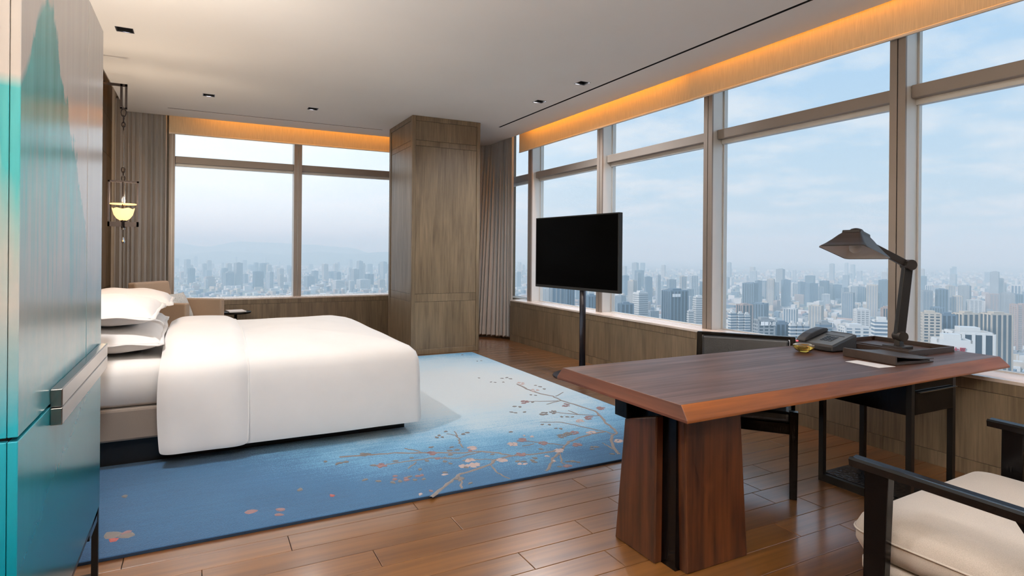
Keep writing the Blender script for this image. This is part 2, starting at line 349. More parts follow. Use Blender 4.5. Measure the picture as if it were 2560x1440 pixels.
def struct(name, g, mat, **k): return tag(obj(name, g, mat, **k), kind='structure')
def B(*a): return G().box(*a)
def lamp(name, typ, loc, energy, col, parent=None, **kw):
    l = bpy.data.lights.new(name, typ); l.energy = energy; l.color = col
    for k, v in kw.items(): setattr(l, k, v)
    o = bpy.data.objects.new(name, l); COL.objects.link(o); o.location = loc
    if parent is not None: o.parent = parent
    return o

# ================================================================== ROOM SHELL
XW, XG, XL = 4.37, 4.68, -1.08          # sill edge, glass line, left panelled wall
ZC = 3.23                               # ceiling
YB, YBG = 9.45, 9.76                    # back knee wall, back glass line
Y0 = -2.4                               # wall behind the camera
SILL, SILLB = 0.642, 0.70
CEX, CEY, CEL = 4.39, 9.42, -0.89       # where the ceiling stops

# floor boards
fl = struct('floor', B(-1.3, 4.9, Y0-0.1, 10.0, -0.08, -0.014), 'joint')
pw = 0.163
def plank_mesh():
    e = 0.0016; g = G()
    b_ = [(0, 0, -0.014), (1, 0, -0.014), (1, pw-0.003, -0.014), (0, pw-0.003, -0.014)]
    t0 = [(x, y, -0.0012) for x, y, z in b_]
    ex = 0.0012; t1 = [(ex, e, 0), (1-ex, e, 0), (1-ex, pw-0.003-e, 0), (ex, pw-0.003-e, 0)]
    g.add(b_+t0+t1, [(0, 1, 5, 4), (1, 2, 6, 5), (2, 3, 7, 6), (3, 0, 4, 7), (4, 5, 9, 8), (5, 6, 10, 9), (6, 7, 11, 10), (7, 4, 8, 11), (8, 9, 10, 11)])
    return g
p0 = obj('plank', plank_mesh(), 'floor', fl); first = True
y = 0.98 - pw*8; row = 0
while y < 9.9:
    x = -1.3; off = [0.5, 1.1, 0.2, 0.85, 1.35][row % 5] + random.uniform(-0.12, 0.12)
    lens = [off]+[random.uniform(1.15, 1.75) for _ in range(6)]
    for L in lens:
        if x > 4.6: break
        L = min(L, 4.75-x)
        if L > 0.1:
            o = p0 if first else p0.copy()
            if not first: COL.objects.link(o)
            first = False; o.parent = fl; o.location = (x, y, 0); o.scale = (L-0.003, 1, 1)
        x += L
    y += pw; row += 1

# ceiling with its openings
DL = [(-0.575, 5.93), (0.075, 7.95), (1.275, 8.04), (3.64, 6.28), (3.645, 5.37)]
DL_FILL = [(-0.575, 3.3), (0.9, -1.0)]  # unseen downlights, added to fill the room and the bed side
HS = 0.056
SLOT_R = (3.862, 3.894, -2.0, 7.86); SLOT_B = (-0.39, 2.43, 8.915, 8.935)
holes = [(x-HS, x+HS, y_-HS, y_+HS) for x, y_ in DL+DL_FILL]+[SLOT_R, SLOT_B]
def plate(x0, x1, y0, y1, hl, z):
    xs = sorted({x0, x1, *[h[0] for h in hl], *[h[1] for h in hl]}); ys = sorted({y0, y1, *[h[2] for h in hl], *[h[3] for h in hl]})
    g = G(); idx = {}
    def vid(i, j):
        if (i, j) not in idx: idx[(i, j)] = len(g.v); g.v.append((xs[i], ys[j], z))
        return idx[(i, j)]
    for i in range(len(xs)-1):
        for j in range(len(ys)-1):
            mx, my = (xs[i]+xs[i+1])/2, (ys[j]+ys[j+1])/2
            if any(h[0] < mx < h[1] and h[2] < my < h[3] for h in hl): continue
            g.f.append((vid(i, j), vid(i, j+1), vid(i+1, j+1), vid(i+1, j))); g.mi.append(0)
    return g
ceil = struct('ceiling', plate(CEL, CEX, Y0, CEY, holes, ZC), 'ceil')
g = G(); t_ = 0.05                                      # edge return of the dropped ceiling
g.box(CEX-0.02, CEX, Y0, CEY, ZC+0.0005, ZC+t_); g.box(CEL, CEL+0.02, Y0, CEY, ZC+0.0005, ZC+t_); g.box(CEL, CEX, CEY-0.02, CEY, ZC+0.0005, ZC+t_)
obj('ceiling_edge', g, 'ceil', ceil)
obj('upper_slab', B(-1.3, 5.0, Y0-0.1, 10.2, 3.60, 3.7), 'ceil', ceil)
for nm, q in (('air_slot', SLOT_R), ('air_slot', SLOT_B)):
    g = G(); a, b_, c_, d_ = q; e = 0.001
    g.box(a-0.004, a+e, c_, d_, ZC+0.001, ZC+0.05); g.box(b_-e, b_+0.004, c_, d_, ZC+0.001, ZC+0.05); g.box(a-0.004, b_+0.004, c_, d_, ZC+0.05, ZC+0.06)
    g.box(a, b_, c_-0.004, c_, ZC+0.001, ZC+0.05); g.box(a, b_, d_, d_+0.004, ZC+0.001, ZC+0.05)
    obj(nm, g, 'pot_dark', ceil)

# wall behind the camera, unseen; dark veneer chosen to cut bounced light
struct('wall_front', B(-1.3, 5.0, Y0-0.1, Y0, 0, 3.6), 'panel')
# left wall: veneer boards over a core
wl = struct('wall_left', B(-1.3, XL-0.014, Y0, 10.0, 0, 3.6), 'joint')
y = Y0
ed = [Y0, -1.0, 0.4, 1.6, 2.6, 3.6, 4.3, 5.1, 5.9, 6.62, 7.28, 7.92, 8.56, 9.2, 10.0]
for a, b_ in zip(ed[:-1], ed[1:]):
    for z0, z1 in ((0.0, 0.9), (0.9, 2.62), (2.62, 3.12), (3.12, 3.6)):
        obj('panel', B(XL-0.016, XL, a+0.003, b_-0.003, z0+0.003, z1-0.003), 'panel', wl, bevel=0.002, seg=1)

# right knee wall
YE = 8.42
wr = struct('wall_right', B(XW+0.012, 4.85, Y0, YE-0.004, 0, SILL-0.045), 'joint')
ys = [Y0]+[2.57-1.84*k for k in (2, 1, 0)]+[2.57+1.84*k for k in (1, 2, 3)]+[YE]
ys = sorted(ys)
for a, b_ in zip(ys[:-1], ys[1:]):
    obj('panel', B(XW, XW+0.014, a+0.001, b_-0.001, 0.098, 0.548), 'panel', wr)
    obj('top_rail', B(XW, XW+0.014, a+0.001, b_-0.001, 0.551, SILL-0.022), 'panel', wr)
    obj('base_board', B(XW, XW+0.014, a+0.001, b_-0.001, 0.0, 0.095), 'panel', wr)
struct('trim_1', B(XW-0.004, 4.74, Y0, YE, SILL-0.022, SILL), 'panel_h', bevel=0.002)
struct('wall_corner', B(XG+0.02, 4.95, 9.35, 10.0, 0, 3.6), 'panel'); struct('wall_corner_low', B(4.58, 4.85, YE+0.002, 9.94, 0, SILL), 'panel')           # solid corner behind the drawn curtain
# back knee wall
wb = struct('wall_back', B(XL, XG, YB+0.012, 9.95, 0, SILLB-0.045), 'joint')
for a, b_ in ((XL, -0.36), (-0.36, 1.31), (1.31, 2.98), (2.98, XG)):
    obj('panel', B(a+0.001, b_-0.001, YB, YB+0.014, 0.098, SILLB-0.092), 'panel', wb)
    obj('top_rail', B(a+0.001, b_-0.001, YB, YB+0.014, SILLB-0.089, SILLB-0.022), 'panel', wb)
    obj('base_board', B(a+0.001, b_-0.001, YB, YB+0.014, 0.0, 0.095), 'panel', wb)
struct('trim_2', B(XL, XG, YB-0.004, 9.85, SILLB-0.022, SILLB), 'panel_h', bevel=0.002)
struct('wall_back_side', B(XL, -0.39, YBG-0.02, 9.95, SILLB, 3.6), 'plaster')
# cove tops beyond the ceiling edge
# ------------------------------------------------------------------ curtain-wall windows
MY = [2.57-1.84*2, 2.57-1.84, 2.57, 4.41, 6.245, 8.065]        # mullion centres along the long wall
MW = 0.056
def mullion_r(parent, yc):
    g = B(4.512, 4.53, yc-MW, yc-0.004, SILL, 3.58).box(4.512, 4.53, yc+0.004, yc+MW, SILL, 3.58)
    obj('mullion_face', g, 'alu', parent, world=True)
    obj('mullion_body', B(4.525, XG+0.05, yc-MW+0.002, yc+MW-0.002, SILL, 3.58), 'alu_light', parent, world=True)
    obj('mullion_gasket', B(4.519, 4.528, yc-0.005, yc+0.005, SILL, 3.58), 'gasket', parent, world=True)
    obj('cover_strip', B(XG-0.012, XG-0.002, yc-MW-0.012, yc-MW, SILL, 3.58).box(XG-0.012, XG-0.002, yc+MW, yc+MW+0.012, SILL, 3.58), 'alu_light', parent, world=True)
TZ0, TZ1 = 2.545, 2.640
wn = 0
for i in range(len(MY)):
    a = MY[i]+MW; b_ = (MY[i+1]-MW) if i+1 < len(MY) else 9.75
    wn += 1
    w_ = thing('window_%d' % wn, None, None, (XG, MY[i], SILL), kind='structure')
    mullion_r(w_, MY[i])
    obj('transom', B(4.585, XG+0.03, a, b_, TZ0, TZ1), 'alu', w_, world=True, bevel=0.006)
    obj('transom_rail', B(XG-0.035, XG+0.02, a, b_, TZ0-0.042, TZ0), 'alu_light', w_, world=True)
    obj('pane', B(XG-0.003, XG+0.003, a, b_, SILL, TZ0-0.03), 'glass', w_, world=True)
    obj('pane', B(XG-0.003, XG+0.003, a, b_, TZ1-0.01, 3.58), 'glass', w_, world=True)
    obj('bottom_rail', B(XG-0.02, XG+0.02, a, b_, SILL, SILL+0.008), 'alu_light', w_, world=True)
# first bay behind the camera is closed by plaster
struct('wall_right_side', B(XG-0.02, 4.85, Y0, MY[0]-MW, SILL, 3.6), 'plaster')
BM = [(-0.36, 0.034), (1.315, 0.056), (2.99, 0.056)]
BT0, BT1 = 2.615, 2.715
for i, (xc, hw) in enumerate(BM):
    wn += 1
    w_ = thing('window_%d' % wn, None, None, (xc, YBG, SILLB), kind='structure')
    a = xc+hw; b_ = BM[i+1][0]-BM[i+1][1] if i+1 < len(BM) else XG+0.02
    g = B(xc-hw, xc-0.004, YBG-0.168, YBG-0.15, SILLB, 3.58).box(xc+0.004, xc+hw, YBG-0.168, YBG-0.15, SILLB, 3.58)
    obj('mullion_face', g, 'alu', w_, world=True)
    obj('mullion_body', B(xc-hw+0.002, xc+hw-0.002, YBG-0.155, YBG+0.05, SILLB, 3.58), 'alu_light', w_, world=True)
    obj('transom', B(a, b_, YBG-0.095, YBG+0.03, BT0, BT1), 'alu', w_, world=True, bevel=0.006)
    obj('transom_rail', B(a, b_, YBG-0.035, YBG+0.02, BT0-0.035, BT0), 'alu_light', w_, world=True)
    obj('pane', B(a, b_, YBG-0.003, YBG+0.003, SILLB, BT0-0.03), 'glass', w_, world=True)
    obj('pane', B(a, b_, YBG-0.003, YBG+0.003, BT1-0.01, 3.58), 'glass', w_, world=True)

# ------------------------------------------------------------------ timber pillar
PX0, PX1, PY0, PY1 = 2.51, 3.51, 7.72, 8.82
pl = struct('pillar', B(PX0+0.02, PX1-0.02, PY0+0.02, PY1-0.02, 0, ZC), 'joint')
def face(parent, a0, a1, plane, axis, sgn):
    # stiles, rails and boards of one face; 'plane' is the outermost position
    def bx(p0, p1, z0, z1, d0, d1):
        q0, q1 = sorted((plane+sgn*d0, plane+sgn*d1))
        return B(p0, p1, q0, q1, z0, z1) if axis == 'y' else B(q0, q1, p0, p1, z0, z1)
    for p0_, p1_ in ((a0, a0+0.05), (a1-0.05, a1)): obj('stile', bx(p0_, p1_, 0, ZC-0.001, 0, 0.022), 'panel', parent, bevel=0.003, seg=1)
    obj('rail', bx(a0+0.051, a1-0.051, 0, 0.07, 0, 0.022), 'panel', parent, bevel=0.003, seg=1)
    obj('rail', bx(a0+0.051, a1-0.051, 3.165, ZC-0.001, 0, 0.022), 'panel', parent, bevel=0.003, seg=1)
    for z0, z1 in ((0.072, 0.712), (0.715, 0.82), (0.823, 2.825), (2.828, 2.90), (2.903, 3.163)):
        obj('panel', bx(a0+0.052, a1-0.052, z0, z1, 0.010, 0.024), 'panel', parent, bevel=0.0015, seg=1)
face(pl, PX0, PX1, PY0, 'y', 1); face(pl, PX0, PX1, PY1, 'y', -1)
face(pl, PY0+0.023, PY1-0.023, PX0, 'x', 1); face(pl, PY0+0.023, PY1-0.023, PX1, 'x', -1)

# ------------------------------------------------------------------ blinds and their cove light
def blind(label, x0, x1, y0, y1, ax, zb, lift=0.0):
    b = thing('roller_blind', label, 'blind', ((x0+x1)/2, (y0+y1)/2, zb), group=None)
    obj('blind_cloth', B(x0, x1, y0, y1, zb+0.018, 3.54), 'blind', b, world=True)
    e = 0.006
    obj('hem_rail', B(x0-(e if ax == 'x' else 0), x1+(e if ax == 'x' else 0), y0-(e if ax == 'y' else 0), y1+(e if ax == 'y' else 0), zb, zb+0.022), 'rail', b, world=True, bevel=0.004)
    return b
blind('sand linen roller blind above the two bays nearest the desk', 4.470, 4.476, -2.2, 4.62, 'x', 2.972)
blind('sand linen roller blind above the bays behind the television', 4.500, 4.506, 4.60, YE-0.02, 'x', 2.980)
blind('sand linen roller blind above the end window beside the pillar', -0.40, 4.30, 9.590, 9.596, 'y', 3.010)
WARM = (1.0, 0.38, 0.025)
def cove(name, loc, sx, sy, energy, rot=(0, 0, 0)):
    o = lamp(name, 'AREA', loc, energy, WARM, shape='RECTANGLE', size=sx, size_y=sy); o.rotation_euler = rot; return o
cove('cove_light', (4.425, 1.2, 3.50), 0.03, 6.6, 42); cove('cove_light', (4.435, 6.4, 3.50), 0.03, 3.4, 23)
cove('cove_light', (2.1, 9.50, 3.50), 4.2, 0.03, 18); cove('cove_light', (-0.985, 5.0, 3.50), 0.03, 6.5, 22)
def led(nm, *q): struct(nm, B(*q), 'rail')
led('trim_3', 4.40, 4.45, -2.1, YE, 3.505, 3.52); led('trim_4', -0.35, 4.3, 9.48, 9.52, 3.505, 3.52); led('trim_5', -1.01, -0.96, 2.0, 9.0, 3.505, 3.52)

# ------------------------------------------------------------------ downlights
def downlight(x, y_, on, label, grp):
    d = thing('downlight', label, 'downlight', (x, y_, ZC), group=grp)
    w = HS; g = G()
    for a in ((-w-0.008, -w, -w-0.008, w+0.008), (w, w+0.008, -w-0.008, w+0.008), (-w, w, -w-0.008, -w), (-w, w, w, w+0.008)): g.box(*a, -0.0015, 0.004)
    obj('trim_ring', g, 'gun', d)
    g = G()
    for a in ((-w-0.003, -w+0.001, -w, w), (w-0.001, w+0.003, -w, w), (-w, w, -w-0.003, -w+0.001), (-w, w, w-0.001, w+0.003)): g.box(*a, 0.002, 0.085)
    g.box(-w, w, -w, w, 0.085, 0.088); obj('housing', g, 'pot_dark', d)
    obj('reflector', G().lathe([(0.026, 0.028), (0.034, 0.035), (0.034, 0.08)], 20), 'brownmetal', d, smooth=True)
    obj('lamp', G().lathe([(0.0, 0.030), (0.018, 0.032), (0.026, 0.04), (0.026, 0.06)], 20), 'down', d, smooth=True)
    if on:
        l = lamp('downlight_beam', 'SPOT', (0, 0, -0.004), on, (0.98, 0.985, 1.0), d, spot_size=math.radians(160), spot_blend=1.0, shadow_soft_size=0.035)
DN = ['square ceiling downlight above the bed pillows beside the cabinet', 'square ceiling downlight over the corner armchair', 'square ceiling downlight facing the end window, beside the pillar',
      'square ceiling downlight next to the long slot, nearer the pillar', 'square ceiling downlight next to the long slot, nearer the desk']
for (x, y_), n_, p_ in zip(DL, DN, (12, 40, 40, 170, 90)): downlight(x, y_, p_, n_, 'ceiling downlights')
for (x, y_), p_ in zip(DL_FILL, (230, 90)): downlight(x, y_, p_, 'square ceiling downlight added out of view as fill light', 'ceiling downlights added as fill light')

# ------------------------------------------------------------------ standing uplighters added out of view as fill light
def uplighter(x, y_, watts, label):
    o = thing('fill_uplighter', label, 'lamp', (x, y_, 0.0))
    obj('base', G().lathe([(0.0, 0.0), (0.15, 0.0), (0.15, 0.014), (0.02, 0.02), (0.0, 0.02)], 32), 'blackmetal', o)
    obj('pole', G().tube([(0, 0, 0.015), (0, 0, 1.72)], 0.013, 12), 'blackmetal', o, smooth=True)
    obj('shade', G().lathe([(0.02, 1.70), (0.10, 1.74), (0.17, 1.82), (0.165, 1.822), (0.095, 1.75), (0.0, 1.72)], 32), 'shade', o, smooth=True)
    lamp('fill_beam', 'SPOT', (0, 0, 1.80), watts, (0.97, 0.98, 1.0), o, spot_size=math.radians(165), spot_blend=0.6, shadow_soft_size=0.12).rotation_euler = (PI, 0, 0)
uplighter(-0.82, 3.52, 75, 'added black uplighter, unseen fill light between the painted cabinet and the bed')
uplighter(-0.75, 0.1, 850, 'added black uplighter, unseen fill light beside the panelled wall near the cabinet')
uplighter(0.35, -1.7, 1380, 'added black uplighter, unseen fill light near the wall behind the camera')

# ------------------------------------------------------------------ curtains
def curtain(label, path, z0, z1, amp, folds, seed, top=None):
    rd = random.Random(seed); n = folds*8
    def at(f_, path):
        pts = [Vector((*p, 0)) for p in path]; s_ = f_*sum((pts[i+1]-pts[i]).length for i in range(len(pts)-1))
        for i in range(len(pts)-1):
            L = (pts[i+1]-pts[i]).length
            if s_ <= L or i == len(pts)-2: return pts[i].lerp(pts[i+1], s_/L), (pts[i+1]-pts[i]).normalized()
            s_ -= L
    fa = [rd.uniform(0.6, 1.15) for _ in range(folds+2)]; fs_ = [rd.uniform(-0.3, 0.3) for _ in range(folds+2)]; fb = [rd.uniform(-0.4, 0.4) for _ in range(folds+2)]
    cum = [0.0]
    for _ in range(folds): cum.append(cum[-1]+rd.uniform(0.55, 1.5))
    cum = [q_/cum[-1] for q_ in cum]
    rows = []
    for j in range(15):
        h = j/14; row_ = []
        for i in range(n+1):
            ph = i/8.0; k = int(min(ph, folds)); k_ = min(int(ph), folds-1); f_ = min(0.9999, cum[k_]+(cum[k_+1]-cum[k_])*(ph-k_)); p, d = at(f_, path)
            if top: p1, d1_ = at(f_, top); hb = min(1.0, h*1.02); p = p.lerp(p1, hb); d = d.lerp(d1_, hb).normalized()
            nr = Vector((-d.y, d.x, 0)); a_ = amp*(fa[k]*(1-(ph-k))+fa[k+1]*(ph-k)); sh = fs_[k]*(1-(ph-k))+fs_[k+1]*(ph-k)
            w_ = math.sin(2*PI*ph+sh*2+fb[k % len(fb)]*(1-h)*1.2)
            q = p+nr*(a_*w_*(0.85+0.3*(1-h)))+d*(0.012*math.sin(4*PI*ph+sh))
            row_.append((q.x, q.y, z0+(z1-z0)*h))
        rows.append(row_)
    o = obj('curtain', G().grid(rows), 'curtain', None, smooth=True, subsurf=1, solid=0.004)
    return tag(o, label, 'curtain', None)
curtain('long grey satin curtain drawn back behind the corner armchair', [(-1.02, 9.47), (-0.42, 9.50)], 0.02, 3.44, 0.042, 10, 3)
curtain('long grey satin curtain drawn back between pillar and long window', [(4.43, 8.45), (4.10, 8.93), (3.80, 9.30), (3.55, 9.36)], 0.02, 3.44, 0.034, 20, 5, [(4.435, 8.47), (4.43, 9.20), (4.33, 9.46), (3.55, 9.49)])

# ================================================================== RUG
RX0, RX1, RY0, RY1, RZ = -0.85, 3.34, 3.205, 7.56, 0.016
rug = tag(obj('rug', B(RX0+0.004, RX1-0.004, RY0+0.004, RY1-0.004, 0.0015, RZ), 'rug', bevel=0.004), 'large blue and white wool rug with blossom branches', 'rug')
g = B(RX0, RX1, RY0, RY0+0.012, 0.001, RZ-0.002).box(RX0, RX1, RY1-0.012, RY1, 0.001, RZ-0.002).box(RX0, RX0+0.012, RY0, RY1, 0.001, RZ-0.002).box(RX1-0.012, RX1, RY0, RY1, 0.001, RZ-0.002)
obj('binding', g, 'rugedge', rug)
def floor_pt(zx, zy):                                  # drawing sheet -> rug
    u, v = 780+zx/3.122, 880+zy/3.122
    d = FW + RT*((u-CX)/F_PX) - UP*((v-CY)/F_PX); t = (RZ-CAM_H)/d.z
    return (d.x*t, d.y*t)
BR = [[(215,820),(420,805),(640,790),(880,785),(1150,790),(1330,775),(1460,790),(1560,810),(1700,800),(1890,775),(1960,750),(2010,700),(2080,670),(2180,640),(2290,620)],
 [(575,880),(720,858),(920,830),(1130,830),(1240,800),(1330,775)],
 [(930,1130),(1060,1030),(1140,960),(1260,920),(1390,880),(1430,840),(1560,810)],
 [(1390,885),(1450,945),(1545,990)], [(1160,1070),(1170,1020),(1145,965)],
 [(1830,930),(1860,890),(1880,830),(1930,790),(1960,750)], [(1930,795),(1950,860),(2000,900)],
 [(2400,800),(2370,770),(2340,700),(2340,650),(2380,640),(2360,600),(2300,560),(2250,500),(2210,460),(2080,420),(1950,380),(1880,345),(1760,320),(1680,290),(1600,250)],
 [(2370,770),(2320,740),(2265,710)], [(2290,620),(2340,640),(2378,642)], [(2290,620),(2180,600),(2050,570),(1950,550),(1780,548)],
 [(2240,500),(2100,490),(1960,478),(1880,470)], [(2080,490),(2000,458)], [(1930,382),(1800,385),(1690,386)], [(1945,378),(1830,410)], [(1900,347),(1960,315)],
 [(1965,728),(1860,715),(1750,705),(1620,685)], [(1740,718),(1640,735)], [(1185,748),(1150,710),(1152,680),(1120,650),(1050,640)], [(1142,662),(1110,620)],
 [(720,755),(800,765),(860,785)], [(740,912),(790,880),(810,857)], [(1180,850),(1280,838),(1425,842)]]
rd = random.Random(11)
for k, br in enumerate(BR):
    P = [Vector((*floor_pt(*q), 0)) for q in br]; Q = []
    for i in range(len(P)-1):
        for s_ in range(4):
            q = P[i].lerp(P[i+1], s_/4); Q.append(q+Vector((rd.uniform(-1, 1), rd.uniform(-1, 1), 0))*0.006)
    Q.append(P[-1]); w0 = 0.013 if k in (0, 2, 5, 7) else 0.0085
    L, R_ = [], []
    for i, q in enumerate(Q):
        d = (Q[min(i+1, len(Q)-1)]-Q[max(i-1, 0)]); d.normalize(); nn = Vector((-d.y, d.x, 0)); w = w0*(0.75+0.5*rd.random())*(1 if k in (0, 2, 5, 7) else max(0.35, 1-abs(i/len(Q)-0.3)))
        L.append(q+nn*w); R_.append(q-nn*w)
    rows = [[(p.x, p.y, RZ-0.001) for p in L], [(p.x*0.7+r_.x*0.3, p.y*0.7+r_.y*0.3, RZ+0.003) for p, r_ in zip(L, R_)], [(p.x*0.3+r_.x*0.7, p.y*0.3+r_.y*0.7, RZ+0.003) for p, r_ in zip(L, R_)], [(p.x, p.y, RZ-0.001) for p in R_]]
    obj('branch', G().grid(rows), 'branch', rug)
def petal_mesh(n=9, lob=0.15):
    g = G(); o_ = [(math.cos(2*PI*k/n)*(1+lob*math.sin(5*2*PI*k/n+1)), math.sin(2*PI*k/n)*(0.8+lob*math.cos(3*2*PI*k/n)), 0) for k in range(n)]
    i_ = [(x*0.7, y_*0.7, 1) for x, y_, z in o_]; return g.rings([o_, i_], cap0=False)
PM = {k: obj('petal', petal_mesh(9, 0.12+0.05*i), 'petal_'+k, rug) for i, k in enumerate('abcd')}
used = set()
def petal(zx, zy, r, k):
    x, y_ = floor_pt(zx, zy)
    if not (RX0+0.03 < x < RX1-0.03 and RY0+0.03 < y_ < RY1): return
    o = PM[k] if k not in used else PM[k].copy()
    if k in used: COL.objects.link(o)
    used.add(k); o.parent = rug; o.location = (x, y_, RZ-0.0005); r *= 0.85; o.scale = (r, r*rd.uniform(0.7, 1.1), 0.004); o.rotation_euler = (0, 0, rd.uniform(0, 6.28))
one = [(105,855,'b'),(195,875,'b'),(220,865,'b'),(262,858,'b'),(475,884,'b'),(652,850,'b'),(775,828,'b'),(410,998,'b'),(522,1010,'b'),(160,1120,'d'),(650,970,'a'),(645,992,'a'),(630,1018,'b'),(690,1008,'b'),(735,985,'a'),(760,975,'b'),(735,1000,'a'),(825,970,'a'),(860,960,'a'),(870,990,'b'),(800,1000,'b'),(840,915,'b'),(925,1085,'a'),(845,1112,'c'),(700,1152,'a'),(1035,940,'b'),(1035,958,'c'),(1235,1025,'b'),(975,668,'b'),(990,652,'b'),(1015,663,'b'),(1090,742,'b'),(1130,765,'b'),(1075,770,'b'),(1040,825,'b'),(1080,800,'b'),(930,745,'b'),(1180,640,'b'),(1215,632,'b'),(1045,620,'b'),(1080,870,'b'),(1040,855,'b'),(895,850,'b'),(985,830,'a'),
 (1605,855,'b'),(1650,855,'b'),(1620,875,'c'),(1665,875,'c'),(1715,845,'b'),(1740,830,'b'),(1740,858,'b'),(1785,760,'b'),(1835,812,'c'),(1890,850,'c'),(1995,858,'b'),(2040,855,'b'),(2080,862,'b'),(1935,898,'b'),(2180,740,'b'),(2215,742,'b'),(2190,760,'b'),(2345,795,'b'),(1800,568,'b'),(1855,568,'b'),(1950,505,'b'),(1995,506,'b'),(2035,508,'b'),(1585,425,'b'),(1625,428,'b'),(1720,390,'b'),(1560,470,'b'),(1590,475,'b'),(1660,470,'b'),(1710,335,'b'),(1745,338,'b'),(1400,235,'b'),(1430,238,'b'),(1490,235,'b'),(1520,200,'b'),(1480,205,'b'),(1550,210,'b'),(1300,205,'b'),(1290,70,'b'),(1320,70,'b'),(1175,22,'b'),(1780,270,'b'),(1810,290,'b'),(1740,260,'b'),(1550,625,'b'),(1410,800,'b'),(1660,655,'c'),(1720,660,'c'),(1900,595,'b'),(1940,600,'b'),(1200,900,'b'),(1260,895,'c'),(1230,770,'a'),
]
for zx, zy, k in one:
    petal(zx+rd.uniform(-4, 4), zy+rd.uniform(-2, 2), rd.uniform(0.020, 0.030), k)
# blossoms: rings of petals round a heart
for zx, zy, k in [(935,790,'a'),(540,885,'a'),(1150,990,'b'),(1820,950,'a'),(1930,770,'c'),(1800,712,'a'),(2070,725,'a'),(1640,688,'a'),(1570,720,'c'),(1250,750,'c'),(1230,845,'c'),(1480,845,'c'),(1630,800,'a'),(2160,515,'a'),(2090,540,'c'),(1880,470,'b'),(1810,480,'b'),(1660,390,'a'),(1980,415,'a'),(2255,440,'a'),(1630,245,'c'),(2000,640,'b'),(2050,630,'a'),(2390,695,'c'),(1950,655,'b'),(1270,880,'c'),(1190,890,'c'),(410,800,'b'),(1740,300,'c'),(2000,895,'a'),(2180,630,'c')]:
    for q in range(5):
        a = q*2*PI/5+rd.random(); rr = 9+rd.random()*4
        petal(zx+math.cos(a)*rr*1.9, zy+math.sin(a)*rr*0.85, rd.uniform(0.022, 0.032), k)
def rugpix(u, v): return ((u-780)*3.122, (v-880)*3.122)
for u, v, r, k in ((312, 1241, 0.03, 'b'), (280, 1337, 0.055, 'b'), (283, 1350, 0.028, 'd'), (316, 1331, 0.03, 'a'), (316, 1339, 0.045, 'b'), (628, 1279, 0.04, 'a'), (701, 1274, 0.034, 'a'), (698, 1287, 0.032, 'a'), (750, 1224, 0.032, 'b')):
    petal(*rugpix(u, v), r, k)

# ================================================================== BED
BX0, BX1, BY0, BY1 = -0.96, 1.44, 4.42, 6.44
bed = thing('bed', 'king-size platform bed made up in white, on the blue rug', 'bed', (0.3, 5.43, RZ))
obj('plinth', B(BX0+0.05, 1.432, 4.55, 6.32, RZ, 0.20), 'black', bed, world=True)
obj('bed_base', B(BX0, BX1-0.01, BY0-0.01, BY1+0.01, 0.20, 0.40), 'bedbase', bed, world=True, bevel=0.015)
def rrect(x0, x1, y0, y1, r, n=6):
    pts = []
    for cx0, cy0, a0 in ((x1-r, y1-r, 0), (x0+r, y1-r, PI/2), (x0+r, y0+r, PI), (x1-r, y0+r, 1.5*PI)):
        pts += [(cx0+r*math.cos(a0+PI/2*k/n), cy0+r*math.sin(a0+PI/2*k/n)) for k in range(n+1)]
    return pts
def subdiv(ring, m_):
    out = []
    for i in range(len(ring)):
        a, b_ = Vector(ring[i]), Vector(ring[(i+1) % len(ring)]); L = (b_-a).length; k = max(1, int(L/m_))
        out += [tuple(a.lerp(b_, s_/k)) for s_ in range(k)]
    return out
def cake(x0, x1, y0, y1, r, prof, m_=0.12, noise=0.0, seed=1):
    # stacked outlines: prof = [(inset, z)], the last ones close over the top
    base_ = subdiv(rrect(x0, x1, y0, y1, r), m_); cx0, cy0 = (x0+x1)/2, (y0+y1)/2; hx, hy = (x1-x0)/2, (y1-y0)/2; rr = []; rd_ = random.Random(seed)
    ph = [rd_.uniform(0, 6.28) for _ in range(6)]
    for ins, z in prof:
        kx, ky = max(0.0, (hx-ins)/hx), max(0.0, (hy-ins)/hy); ring = []
        for px, py in base_:
            X_, Y_ = cx0+(px-cx0)*kx, cy0+(py-cy0)*ky
            w = noise*(math.sin(3.1*X_+ph[0])*math.sin(2.7*Y_+ph[1])+0.6*math.sin(7.3*X_+ph[2]+2*Y_)*math.sin(5.1*Y_+4*z+ph[3])+0.3*math.sin(14*X_+ph[4]+6*z))
            nx, ny = (X_-cx0)/hx, (Y_-cy0)/hy; ln = max(0.2, math.hypot(nx, ny))
            side = max(0, 1-ins/0.05)
            ring.append((X_+side*w*nx/ln*0.8, Y_+side*w*ny/ln*0.8, z+(1-side)*w*0.7))
        rr.append(ring)
    return rr
mprof = [(0.03, 0.405), (0.0, 0.43), (0.0, 0.60), (0.012, 0.64), (0.045, 0.672), (0.1, 0.682), (0.5, 0.69), (0.95, 0.69)]
obj('mattress', G().rings(cake(BX0+0.02, BX1-0.03, BY0+0.01, BY1-0.01, 0.08, mprof, 0.15)), 'sheet', bed, smooth=True, world=True)
obj('headboard', B(-1.06, BX0-0.002, 4.30, 6.56, 0.0165, 1.02), 'bedbase', bed, world=True, bevel=0.02)
DV0, DV1 = -0.205, 1.50
dprof = [(0.0, 0.112), (-0.006, 0.14), (0.0, 0.30), (0.004, 0.48), (0.012, 0.58), (0.03, 0.635), (0.07, 0.675), (0.15, 0.703), (0.30, 0.733), (0.50, 0.755), (0.72, 0.768), (0.84, 0.77)]
duvet = thing('duvet', 'thick white duvet hanging over the side and foot of the bed', 'bedding', (0.6, 5.43, 0.69))
